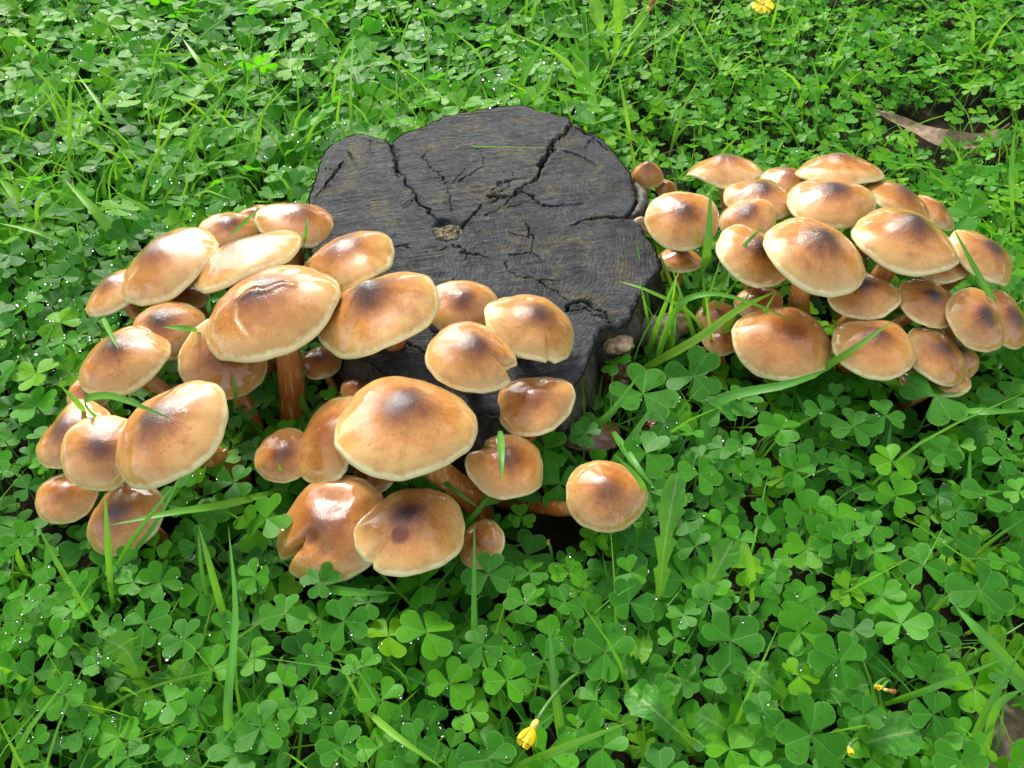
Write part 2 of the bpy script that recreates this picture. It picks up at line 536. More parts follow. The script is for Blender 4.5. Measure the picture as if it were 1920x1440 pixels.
CAPS = [
    ('L1', [-0.2897, 0.7665, 0.075], 0.0302, [0.123, -0.06], 'small brown mushroom with dark bruised top and a grass blade across it', {'tone': 0.55, 'hd': 0.399, 'hu': 0.1}),
    ('L1b', [-0.2722, 0.8072, 0.066], 0.0179, [0.023, -0.03], 'tiny brown mushroom cap peeping up behind its two larger neighbours', {'tone': 0.6, 'umbo': 0.3, 'hd': 0.406, 'hu': 0.1}),
    ('L2', [-0.218, 0.7635, 0.085], 0.0411, [0.201, 0.108], 'glossy orange brown mushroom cap touching the left edge of the stump', {'tone': 0.55, 'umbo': 0.5, 'hd': 0.393, 'hu': 0.1}),
    ('L3', [-0.3166, 0.6691, 0.105], 0.0516, [-0.357, -0.022], 'broad tan mushroom cap tilted outward with a purplish bruised streak', {'tone': 0.35, 'umbo': 0.6, 'hd': 0.381, 'hu': 0.1}),
    ('L4', [-0.2397, 0.6587, 0.118], 0.0517, [-0.322, 0.289], 'flat pale mushroom cap with a dished wet centre and cream rim', {'tone': 0.25, 'umbo': 0.35, 'hu': 0.05, 'hd': 0.358}),
    ('L5', [-0.3672, 0.6584, 0.083], 0.0336, [-0.335, 0.051], 'shiny tan mushroom half hidden under the broad outward tilted cap', {'tone': 0.35, 'umbo': 0.6, 'hd': 0.387, 'hu': 0.1}),
    ('L6', [-0.2009, 0.5803, 0.126], 0.0589, [-0.244, -0.034], 'large mushroom with torn wrinkled skin and a pale crack down its cap', {'tone': 0.5, 'umbo': 0.9, 'tear': 1, 'stem': 1, 'base': (-0.1999, 0.5642), 'hd': 0.387, 'hu': 0.1}),
    ('L7', [-0.1495, 0.6652, 0.112], 0.0448, [-0.214, 0.068], 'smooth tan mushroom overhanging the stump with a wavy right rim', {'tone': 0.35, 'umbo': 0.75, 'wave': 0.05, 'hd': 0.394, 'hu': 0.1}),
    ('L8', [-0.1113, 0.5745, 0.128], 0.0521, [-0.222, 0.033], 'peaked mushroom with sagging orange shoulders and a torn curled rear rim', {'tone': 0.45, 'umbo': 0.95, 'hu': 0.26, 'wave': 0.06, 'stem': 1, 'base': (-0.1005, 0.6164), 'hd': 0.373}),
    ('L9', [-0.0446, 0.6179, 0.098], 0.0331, [0.048, -0.145], 'tan mushroom lying over the front of the stump between larger caps', {'tone': 0.45, 'umbo': 0.6, 'hd': 0.447, 'hu': 0.1}),
    ('L10', [0.0157, 0.5688, 0.118], 0.04, [0.369, -0.047], 'pale rounded mushroom over the stump with a small dark nick in its rim', {'tone': 0.25, 'umbo': 0.8, 'notch': [(-1.15, 0.1, 0.1)], 'base': (-0.0025, 0.5914), 'hd': 0.394, 'hu': 0.1}),
    ('L11', [-0.0325, 0.5235, 0.126], 0.0362, [0.122, -0.101], 'shiny mushroom with a split curled right rim and wet dark peak', {'tone': 0.45, 'umbo': 0.9, 'notch': [(-0.35, 0.22, 0.28)], 'stem': 1, 'base': (-0.0346, 0.5642), 'hd': 0.409, 'hu': 0.1}),
    ('L12', [-0.3025, 0.596, 0.09], 0.0332, [-0.074, -0.213], 'folded brown mushroom with a sooty ridge on top and drooping sides', {'tone': 0.5, 'umbo': 1, 'hd': 0.522, 'hu': 0.1}),
    ('L13', [-0.3265, 0.5548, 0.092], 0.0398, [-0.188, -0.057], 'lumpy orange mushroom with a dark dry top and bulging left edge', {'tone': 0.5, 'umbo': 0.85, 'wave': 0.04, 'hd': 0.465, 'hu': 0.1}),
    ('L14', [-0.2475, 0.5636, 0.086], 0.037, [0.425, -0.594], 'plain ochre mushroom sagging to one side under the torn skinned cap', {'tone': 0.5, 'umbo': 0.15, 'hu': 0.03, 'hd': 0.403}),
    ('L15', [-0.2587, 0.4589, 0.108], 0.0478, [-0.307, -0.14], 'large tan mushroom with a grass blade resting across its dark centre', {'tone': 0.35, 'umbo': 0.85, 'wave': 0.03, 'dent': [(1.9, 0.8, 0.22, 0.1)], 'hd': 0.381, 'hu': 0.1}),
    ('L16', [-0.3136, 0.4545, 0.092], 0.032, [0.112, -0.334], 'pale mushroom with a wet notch on top pressed under the bladed cap', {'tone': 0.3, 'umbo': 0.75, 'notch': [(-0.9, 0.2, 0.06)], 'hd': 0.401, 'hu': 0.1}),
    ('L17', [-0.3523, 0.4864, 0.076], 0.0316, [-0.257, -0.184], 'brown wavy mushroom with a purplish centre at the outer edge of the clump', {'tone': 0.55, 'umbo': 0.7, 'wave': 0.05, 'hd': 0.393, 'hu': 0.1}),
    ('L17b', [-0.3618, 0.543, 0.066], 0.0199, [-0.052, -0.203], 'small orange mushroom wedged below the lumpy dark topped cap', {'tone': 0.6, 'umbo': 0.2, 'hd': 0.399, 'hu': 0.1}),
    ('L18', [-0.3503, 0.4405, 0.054], 0.0241, [-0.017, -0.194], 'low tan mushroom with one side running down into the clover', {'tone': 0.35, 'umbo': 0.15, 'hd': 0.4, 'hu': 0.1}),
    ('L19', [-0.2982, 0.421, 0.052], 0.0309, [-0.163, -0.249], 'low brown mushroom half buried behind upright grass blades', {'tone': 0.5, 'umbo': 0.8, 'hd': 0.375, 'hu': 0.1}),
    ('L20', [-0.1811, 0.4694, 0.07], 0.0237, [0.048, -0.279], 'small dark orange mushroom tucked beside a torn edged cap', {'tone': 0.65, 'umbo': 0.6, 'hd': 0.418, 'hu': 0.1}),
    ('L21', [-0.1378, 0.4743, 0.084], 0.0393, [-0.561, -0.179], 'ochre mushroom with a ragged broken front edge below the biggest cap', {'tone': 0.45, 'umbo': 0.2, 'notch': [(-1.0, 0.35, 0.32)], 'hd': 0.366, 'hu': 0.1}),
    ('L22', [-0.0791, 0.4538, 0.122], 0.0532, [0.061, 0.078], 'biggest mushroom of the clump, wide cream rimmed cap with dark peak', {'tone': 0.3, 'umbo': 0.95, 'hu': 0.16, 'stem': 1, 'base': (-0.027, 0.4579), 'hd': 0.362}),
    ('L23', [0.0186, 0.5105, 0.086], 0.0324, [-0.18, -0.076], 'orange lobed mushroom against the front side of the stump', {'tone': 0.6, 'umbo': 0.3, 'wave': 0.06, 'hd': 0.403, 'hu': 0.1}),
    ('L24', [-0.0044, 0.4533, 0.076], 0.0308, [0.154, -0.094], 'tan mushroom with a notched curled shoulder and a blade of grass on it', {'tone': 0.4, 'umbo': 0.6, 'wave': 0.05, 'notch': [(2.5, 0.3, 0.25)], 'hd': 0.412, 'hu': 0.1}),
    ('L25', [0.0713, 0.4277, 0.072], 0.0306, [0.006, -0.252], 'lone rounded mushroom leaning away on a long curved orange stem', {'tone': 0.45, 'umbo': 0.45, 'hd': 0.51, 'stem': 1, 'base': (-0.0138, 0.4834), 'bend': 1, 'hu': 0.1}),
    ('L26', [-0.1347, 0.4056, 0.06], 0.0447, [-0.275, -0.267], 'dark mushroom with a deep slit and finger sized hollows in its cap', {'tone': 0.65, 'umbo': 0.55, 'notch': [(-2.55, 0.12, 0.62)], 'dent': [(-2.2, 0.38, 0.16, 0.1), (-2.45, 0.62, 0.1, 0.08), (-1.5, 0.55, 0.13, 0.05), (1.4, 0.3, 0.25, 0.1), (0.2, 0.7, 0.2, 0.06)], 'hd': 0.365, 'hu': 0.1}),
    ('L27', [-0.0732, 0.3887, 0.08], 0.0406, [0.012, 0.085], 'tan mushroom with a red brown stained scar and black centre', {'tone': 0.4, 'umbo': 1, 'stain': (-1.9, 0.42), 'notch': [(-2.3, 0.1, 0.08)], 'dent': [(0.1, 0.75, 0.16, 0.06)], 'hd': 0.403, 'hu': 0.1}),
    ('L28', [-0.0231, 0.4039, 0.042], 0.0201, [-0.802, -0.191], 'small pale mushroom beside the red stained cap, low in the clover', {'tone': 0.4, 'umbo': 0.2, 'hd': 0.374, 'hu': 0.1}),
    ('L29', [-0.1112, 0.4615, 0.054], 0.0172, [0.036, -0.128], 'small orange mushroom in the shade below the biggest cap', {'tone': 0.6, 'umbo': 0.2, 'hd': 0.403, 'hu': 0.1}),
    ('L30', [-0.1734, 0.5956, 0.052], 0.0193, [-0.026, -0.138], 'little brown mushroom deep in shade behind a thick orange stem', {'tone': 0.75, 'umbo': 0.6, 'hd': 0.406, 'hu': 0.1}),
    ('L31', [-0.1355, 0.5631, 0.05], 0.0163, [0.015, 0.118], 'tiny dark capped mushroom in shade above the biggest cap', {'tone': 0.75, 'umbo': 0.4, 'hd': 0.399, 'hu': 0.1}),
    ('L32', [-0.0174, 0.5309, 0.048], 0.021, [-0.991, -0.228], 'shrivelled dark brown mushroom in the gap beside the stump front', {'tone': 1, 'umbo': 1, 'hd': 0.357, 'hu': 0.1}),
    ('L33', [-0.3061, 0.6531, 0.08], 0.0225, [0.084, 0.117], 'small tan mushroom showing its rim under the broad tilted cap', {'tone': 0.45, 'umbo': 0.3, 'hd': 0.38, 'hu': 0.1}),
    ('R1', [0.2253, 0.8399, 0.098], 0.0412, [-0.049, 0.288], 'saddle shaped pale mushroom at the rear of the clump with raised side', {'tone': 0.3, 'umbo': 0.6, 'wave': 0.07, 'hd': 0.383, 'hu': 0.1}),
    ('R2', [0.2971, 0.8459, 0.083], 0.0298, [-0.109, 0.095], 'small orange mushroom squeezed between two pale rear caps', {'tone': 0.5, 'umbo': 0.3, 'hd': 0.392, 'hu': 0.1}),
    ('R3', [0.3403, 0.8218, 0.109], 0.0439, [-0.024, 0.301], 'flat wide mushroom with brown centre at the very back of the clump', {'tone': 0.35, 'umbo': 0.5, 'hd': 0.369, 'hu': 0.1}),
    ('R4', [0.1641, 0.7292, 0.114], 0.0363, [-0.06, -0.278], 'glossy rounded mushroom nearest the stump with a grass blade before it', {'tone': 0.4, 'umbo': 0.8, 'hd': 0.403, 'hu': 0.1}),
    ('R5', [0.2518, 0.7822, 0.102], 0.037, [-0.02, 0.045], 'orange mushroom with a blackish peak behind the rounded clump caps', {'tone': 0.5, 'umbo': 0.9, 'hd': 0.39, 'hu': 0.1}),
    ('R6', [0.2327, 0.7459, 0.103], 0.0284, [-0.293, -0.114], 'small mushroom with sooty wet peak wedged against the glossy one', {'tone': 0.45, 'umbo': 1, 'hd': 0.431, 'hu': 0.1}),
    ('R7', [0.3103, 0.749, 0.12], 0.0423, [-0.065, 0.019], 'tan mushroom with a broad dark crown under the flat wide one', {'tone': 0.35, 'umbo': 0.95, 'hd': 0.378, 'hu': 0.1}),
    ('R8', [0.3897, 0.7798, 0.1], 0.0369, [0.365, 0.06], 'brown shouldered mushroom leaning outward with dark crown', {'tone': 0.5, 'umbo': 0.85, 'hd': 0.383, 'hu': 0.1}),
    ('R9', [0.4353, 0.7849, 0.084], 0.0251, [0.44, -0.05], 'small orange mushroom at the outer rear rim with a hole in its cap', {'tone': 0.6, 'umbo': 0.3, 'hd': 0.393, 'hu': 0.1}),
    ('R10', [0.2224, 0.6743, 0.112], 0.0369, [0.29, -0.19], 'pale rimmed mushroom crossed by a slanting grass blade', {'tone': 0.35, 'umbo': 0.9, 'hd': 0.394, 'hu': 0.1}),
    ('R11', [0.2667, 0.6456, 0.134], 0.0478, [0.188, -0.094], 'tallest round mushroom of the clump with a large purple brown eye', {'tone': 0.3, 'umbo': 1, 'hu': 0.14, 'hd': 0.382}),
    ('R12', [0.3569, 0.6722, 0.13], 0.0483, [0.111, -0.02], 'wide peaked mushroom with smoky crown beside the tallest one', {'tone': 0.3, 'umbo': 0.95, 'hu': 0.18, 'hd': 0.381}),
    ('R13', [0.4336, 0.6733, 0.112], 0.034, [0.394, -0.159], 'rounded mushroom leaning out over the clover with a grass blade alongside', {'tone': 0.4, 'umbo': 0.9, 'hd': 0.392, 'hu': 0.1}),
    ('R14', [0.3967, 0.6724, 0.104], 0.0257, [-0.127, -0.016], 'pale mushroom rim showing from under the wide peaked cap', {'tone': 0.3, 'umbo': 0.2, 'hd': 0.38, 'hu': 0.1}),
    ('R15', [0.3174, 0.6353, 0.098], 0.031, [-0.149, -0.074], 'shaded mushroom with a near black centre below the tallest cap', {'tone': 0.5, 'umbo': 1, 'hd': 0.4, 'hu': 0.1}),
    ('R16', [0.3734, 0.6264, 0.096], 0.0278, [0.148, -0.246], 'dark centred ochre mushroom in the shade of the wide peaked cap', {'tone': 0.6, 'umbo': 1, 'hd': 0.398, 'hu': 0.1}),
    ('R17', [0.4119, 0.6082, 0.092], 0.0303, [0.246, -0.461], 'upright ridged tan mushroom with a wet dark crown in the lower tier', {'tone': 0.45, 'umbo': 0.9, 'hd': 0.381, 'hu': 0.1}),
    ('R18', [0.4465, 0.6211, 0.082], 0.0289, [0.629, -0.48], 'outermost brown mushroom half behind the ridged tan one', {'tone': 0.6, 'umbo': 0.7, 'hd': 0.318, 'hu': 0.1}),
    ('R19', [0.2404, 0.5954, 0.076], 0.0443, [0.048, -0.133], 'big low orange brown mushroom with a small purple centre mark', {'tone': 0.55, 'umbo': 0.45, 'hu': 0.03, 'dent': [(1.2, 0.25, 0.2, 0.05)], 'hd': 0.415}),
    ('R20', [0.3143, 0.578, 0.086], 0.036, [-0.035, -0.039], 'low tan mushroom with purple crown and a grass blade leaning on it', {'tone': 0.4, 'umbo': 0.8, 'hd': 0.414, 'hu': 0.1}),
    ('R21', [0.3743, 0.5822, 0.072], 0.0302, [0.299, -0.258], 'low mushroom with a torn rusty centre behind a big clover leaf', {'tone': 0.6, 'umbo': 0.8, 'hd': 0.39, 'hu': 0.1}),
    ('R22', [0.395, 0.593, 0.063], 0.0256, [0.263, -0.3], 'dark mushroom squeezed behind the rusty centred low one', {'tone': 0.75, 'umbo': 1, 'hd': 0.38, 'hu': 0.1}),
    ('R23', [0.3793, 0.5765, 0.048], 0.0298, [-0.115, 0.251], 'lowest mushroom of the clump, orange top covered by a clover leaf', {'tone': 0.45, 'umbo': 0.2, 'hd': 0.374, 'hu': 0.1}),
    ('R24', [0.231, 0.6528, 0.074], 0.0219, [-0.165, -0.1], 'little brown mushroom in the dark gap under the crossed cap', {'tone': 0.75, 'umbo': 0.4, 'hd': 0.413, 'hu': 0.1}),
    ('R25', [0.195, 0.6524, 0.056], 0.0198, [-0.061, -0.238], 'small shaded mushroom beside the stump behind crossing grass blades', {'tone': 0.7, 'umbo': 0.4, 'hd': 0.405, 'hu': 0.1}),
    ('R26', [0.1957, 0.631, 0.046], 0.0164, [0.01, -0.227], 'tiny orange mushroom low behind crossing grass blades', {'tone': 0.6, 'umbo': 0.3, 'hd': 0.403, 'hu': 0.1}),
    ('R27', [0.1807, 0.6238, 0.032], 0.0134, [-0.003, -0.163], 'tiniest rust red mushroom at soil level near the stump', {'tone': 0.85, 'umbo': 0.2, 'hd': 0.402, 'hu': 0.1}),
    ('R28', [0.1499, 0.8721, 0.072], 0.0181, [-0.106, -0.182], 'small pointed pinkish brown mushroom behind the right side of the stump', {'tone': 0.7, 'umbo': 0.4, 'hd': 0.986, 'hu': 0.2}),
    ('R28b', [0.1713, 0.8681, 0.06], 0.0119, [0.034, -0.287], 'tiny reddish mushroom beside the pointed one behind the stump', {'tone': 0.8, 'umbo': 0.2, 'hd': 0.744, 'hu': 0.1}),
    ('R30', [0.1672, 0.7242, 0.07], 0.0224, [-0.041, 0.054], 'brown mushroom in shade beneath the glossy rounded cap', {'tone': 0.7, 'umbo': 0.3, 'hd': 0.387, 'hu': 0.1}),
]

# ------------------------------------------------------------------ the ground
def build_ground():
    near = np.arange(-1.8, 1.801, 0.02)
    far = np.array([2.2, 3, 5, 9, 16, 40, 120.0])
    xs = np.concatenate([-far[::-1], near, far])
    ny = np.arange(-0.4, 2.8, 0.02)
    ys = np.concatenate([-far[::-1], ny, far + 0.8])
    X, Y = np.meshgrid(xs, ys, indexing='ij')
    P = np.stack([X, Y, np.zeros_like(X)], -1)
    Z = 0.006 * fbm(P, 7.0, 3) + 0.004 * fbm(P, 40.0, 3) - 0.004
    V = np.stack([X, Y, Z], -1).reshape(-1, 3)
    a, b = X.shape
    I = np.arange(a * b).reshape(a, b)
    F = np.stack([I[:-1, :-1], I[1:, :-1], I[1:, 1:], I[:-1, 1:]], -1).reshape(-1, 4)
    o = obj("ground", big_mesh("ground", V, F, M['soil']))
    tag(o, kind="structure", label="dark damp soil under the clover lawn")
build_ground()

# ------------------------------------------------------------------ the stump
STUMP_Z = 0.085
OUT_PX = [(585,352),(598,322),(604,290),(640,256),(680,250),(716,258),(734,270),(748,254),(768,246),(802,232),(850,213),(902,205),(950,198),
          (984,196),(1010,207),(1038,210),(1062,213),(1077,230),(1098,243),(1130,262),(1158,298),(1182,330),(1188,362),(1184,392),
          (1168,408),(1196,414),(1208,440),(1232,478),(1236,500),(1213,530),(1197,560),(1186,596),(1152,612),(1128,612),
          (1113,645),(1098,688),(1068,735),(1010,765),(930,775),(840,755),(760,722),(690,680),(640,620),(606,560),(588,480),(578,410)]
CRACKS = [  # polyline in photo pixels on the cut face, width px, depth mm
    ([(1079,226),(1062,248),(1042,263),(1027,290),(1014,314),(1006,335),(982,352),(966,362),(944,371),(912,367)], 8.5, 15),
    ([(732,262),(738,285),(746,315),(760,340),(776,364),(791,386),(810,401),(828,414)], 5.0, 10),
    ([(868,420),(885,402),(906,385)], 4, 8),
    ([(978,361),(1000,369),(1013,386),(1055,387),(1092,384)], 3.5, 7),
    ([(1184,408),(1142,412),(1112,414),(1068,423)], 6, 12),
    ([(646,304),(622,334),(595,366)], 4, 9),
    ([(604,318),(628,322)], 3, 6),
    ([(1079,240),(1108,254),(1146,284)], 5, 10),
    ([(1060,284),(1096,298),(1118,309)], 3.5, 6), ([(1110,262),(1096,280)], 3, 6),
    ([(858,471),(905,480),(925,484)], 3, 5),
    ([(1066,580),(1064,569),(1092,565),(1120,578),(1146,606)], 8, 12), ([(1072,584),(1100,580),(1128,596)], 3.5, 6),
    ([(988,420),(999,440),(999,460),(990,478)], 2.5, 4),
    ([(1008,524),(1040,545),(1068,566)], 2.5, 4),
    ([(838,462),(826,472)], 3, 5), ([(850,456),(858,464)], 3, 5),
    ([(760,640),(860,700)], 3, 4), ([(860,640),(790,610)], 3, 4),
]
HOLE = (840, 430)
_cg = np.random.default_rng(12)
for _k in range(22):      # fine drying checks running out from the pith
    _a = _cg.random() * 2 * PI; _r0 = _cg.uniform(40, 150); _r1 = _r0 + _cg.uniform(30, 110)
    CRACKS.append(([(840 + r * math.cos(_a + .10 * math.sin(r * .05 + _k)) * 1.15, 430 + r * math.sin(_a + .10 * math.sin(r * .05 + _k)) * .8) for r in np.linspace(_r0, _r1, 5)], _cg.uniform(1.6, 2.6), _cg.uniform(2, 4)))
STUMP_C = at(905, 455, STUMP_Z)

def build_stump():
    cx, cy = STUMP_C.x, STUMP_C.y
    pts = np.array([[*(at(x, y, STUMP_Z).xy)] for x, y in OUT_PX])
    rel = pts - [cx, cy]
    th = np.arctan2(rel[:, 1], rel[:, 0])
    rd = np.hypot(rel[:, 0], rel[:, 1])
    o = np.argsort(th)
    th, rd = th[o], rd[o]
    NS, NR = 620, 190
    a = np.linspace(-PI, PI, NS, endpoint=False)
    R = np.interp(a, np.concatenate([th - 2 * PI, th, th + 2 * PI]), np.tile(rd, 3))
    k = np.hanning(9); k /= k.sum()
    R = np.convolve(np.concatenate([R[-4:], R, R[:4]]), k, 'valid')
    ring = np.stack([np.cos(a), np.sin(a), np.zeros_like(a)], -1)
    R = R + 0.0034 * fbm(ring * 0.16, 70, 3) + 0.0022 * fbm(ring * 0.16, 300, 3)
    f = np.concatenate([[0.004], np.linspace(0.012, 1, NR) ** 0.86])
    XY = np.stack([cx + np.outer(f, R * np.cos(a)), cy + np.outer(f, R * np.sin(a))], -1)   # rings, seg, 2
    P3 = np.concatenate([XY, np.zeros(XY.shape[:2] + (1,))], -1)
    pxm = px_size(STUMP_C)
    z = np.full(XY.shape[:2], STUMP_Z) + 0.0022 * fbm(P3, 14, 3) + 0.0006 * fbm(P3, 90, 3)
    ca, sa = math.cos(.25), math.sin(.25)
    Q = np.stack([(XY[..., 0] * ca + XY[..., 1] * sa) * 30, (-XY[..., 0] * sa + XY[..., 1] * ca) * 330, np.zeros(XY.shape[:2])], -1)
    z += 0.00045 * vnoise(Q, 1.0)
    cut = np.zeros_like(z)
    for line, wpx, dep in CRACKS:
        lp = np.array([[*(at(x, y, STUMP_Z).xy)] for x, y in line])
        d = np.full(z.shape, 9.0); tt = np.zeros(z.shape)
        n = len(lp) - 1
        wob = 0.0032 * np.stack([vnoise(P3, 120), vnoise(P3 + 5, 120)], -1) + .0012 * np.stack([vnoise(P3, 420), vnoise(P3 + 5, 420)], -1)
        W = XY + wob
        for i in range(n):
            A, B = lp[i], lp[i + 1]
            ab = B - A
            t = np.clip(((W - A) @ ab) / (ab @ ab), 0, 1)
            dd = np.hypot(*np.moveaxis(W - A - t[..., None] * ab, -1, 0))
            m = dd < d
            d = np.where(m, dd, d); tt = np.where(m, (i + t) / n, tt)
        half = wpx * pxm * 0.5 * (1.15 - 0.75 * tt) * (1 + .45 * vnoise(P3, 70)) + .0004
        half = half * (.75 + .55 * np.abs(vnoise(P3 + 31, 260)))
        s = np.clip(1 - d / (half * 1.35), 0, 1)
        s = s * s * (3 - 2 * s)
        cut = np.maximum(cut, s)
        z -= s * dep * 0.001 * (1.1 - .6 * tt)
        z += (0.0009 if wpx > 3 else .0002) * np.exp(-((d - half * 2.4) / (half * 1.3)) ** 2)
    h = at(*HOLE, STUMP_Z)
    dx, dy = XY[..., 0] - h.x, XY[..., 1] - h.y
    dh = np.hypot(dx / 1.15, dy / 1.0) + 0.010 * fbm(P3, 70, 4)
    s = np.clip(1 - dh / 0.019, 0, 1); s = s * s * (3 - 2 * s)
    z -= s * 0.013 + s * 0.010 * fbm(P3 * [2.2, .8, 1], 150, 3)
    cut = np.maximum(cut, .30 * s)
    edge = np.clip((f[:, None] - .978) / .022, 0, 1) ** 2
    z -= edge * (0.0015 + 0.005 * np.abs(fbm(P3, 60, 3)))
    cut = np.maximum(cut, .35 * edge)
    V = np.concatenate([XY, z[..., None]], -1).reshape(-1, 3)
    V = np.vstack([V, [[cx, cy, z[0].mean()]]])
    nr = len(f)
    I = np.arange(nr * NS).reshape(nr, NS)
    J = np.roll(I, -1, 1)
    F = np.stack([I[:-1], I[1:], J[1:], J[:-1]], -1).reshape(-1, 4)
    base = Vector((cx, cy, 0))
    root = empty("tree_stump", base)
    tag(root, "low sawn tree stump with dark cracked weathered top and rotted knot hole", "stump")
    Vl = V - np.array(base)
    me = big_mesh("sawn_top", Vl, F, M['wood'], {'cut': np.append(cut.ravel(), 0)})
    obj("sawn_top", me, root)
    # crumbled rotten wood in the knot hole
    bm = bmesh.new(); bmesh.ops.create_icosphere(bm, subdivisions=5, radius=1)
    KV = np.array([list(v.co) for v in bm.verts]); KF = [[q.index for q in f_.verts] for f_ in bm.faces]; bm.free()
    KV = KV * np.array([.019, .016, .007]) * (1 + .45 * fbm(KV + 3, 2.2, 5)[:, None])
    KV[:, 2] += .0035 * fbm(KV, 240, 3)
    obj("rotten_knot", mesh_from("rotten_knot", KV, KF, M['knot'], smooth=False), root, loc=Vector((h.x, h.y, STUMP_Z - .0085)) - base)
    # bark side
    depth = np.array([0, .03, .07, .12, .17, .22, .28, .34, .4, .46, .52, .6, .7, .8, .9, 1.0])
    rings = []
    ztop = z[-1]
    for q, d in enumerate(depth):
        zz = ztop * (1 - d) + (-0.02) * d
        P = np.stack([cx + R * np.cos(a), cy + R * np.sin(a), zz], -1)
        bul = 0.004 * d * 2.5 + 0.015 * fbm(P * [1, 1, .35], 40, 4) * min(1, d * 4) + 0.004 * fbm(P, 160, 2) * min(1, d * 6)
        bul = bul + .009 * (np.abs(fbm(P * [1, 1, .22], 75, 3)) - .3) * min(1, d * 5)
        bul = bul - .0045 * (0.05 < d < .25) + .0012
        Rr = R + bul
        rings.append(np.stack([cx + Rr * np.cos(a), cy + Rr * np.sin(a), zz + (.0006 if q == 0 else 0)], -1))
    V = np.array(rings)
    nr = len(depth)
    I = np.arange(nr * NS).reshape(nr, NS); J = np.roll(I, -1, 1)
    F = np.stack([I[:-1], I[1:], J[1:], J[:-1]], -1).reshape(-1, 4)
    obj("bark", big_mesh("bark", V.reshape(-1, 3) - np.array(base), F, M['bark']), root)
    # curled strip of bark standing off the right hand side
    prev = []
    line = [(1192, 345), (1204, 362), (1205, 385), (1194, 402), (1178, 410)]
    pts = [at(x, y, .078) for x, y in line]
    V, F, T = tube([p - base for p in pts], [.002, .0055, .006, .0055, .002], 10)
    V = np.array([list(v) for v in V]); V[:, 2] += np.where(V[:, 2] < .078, -.03, 0)
    obj("bark_flap", mesh_from("bark_flap", V, F, M['bark']), root)
    return a, R
STUMP_A, STUMP_R = build_stump()

def in_stump(x, y, pad=0.0):
    dx, dy = x - STUMP_C.x, y - STUMP_C.y
    r = np.interp(math.atan2(dy, dx), STUMP_A, STUMP_R)
    return math.hypot(dx, dy) < r + pad

# ------------------------------------------------------------------ mushrooms
def prof(r, hd, hu):
    return hd * np.clip(1 - r ** 2.2, 0, 1) ** .68 + hu * np.exp(-(r / .36) ** 2)

def angd(a, b):
    return (a - b + PI) % (2 * PI) - PI

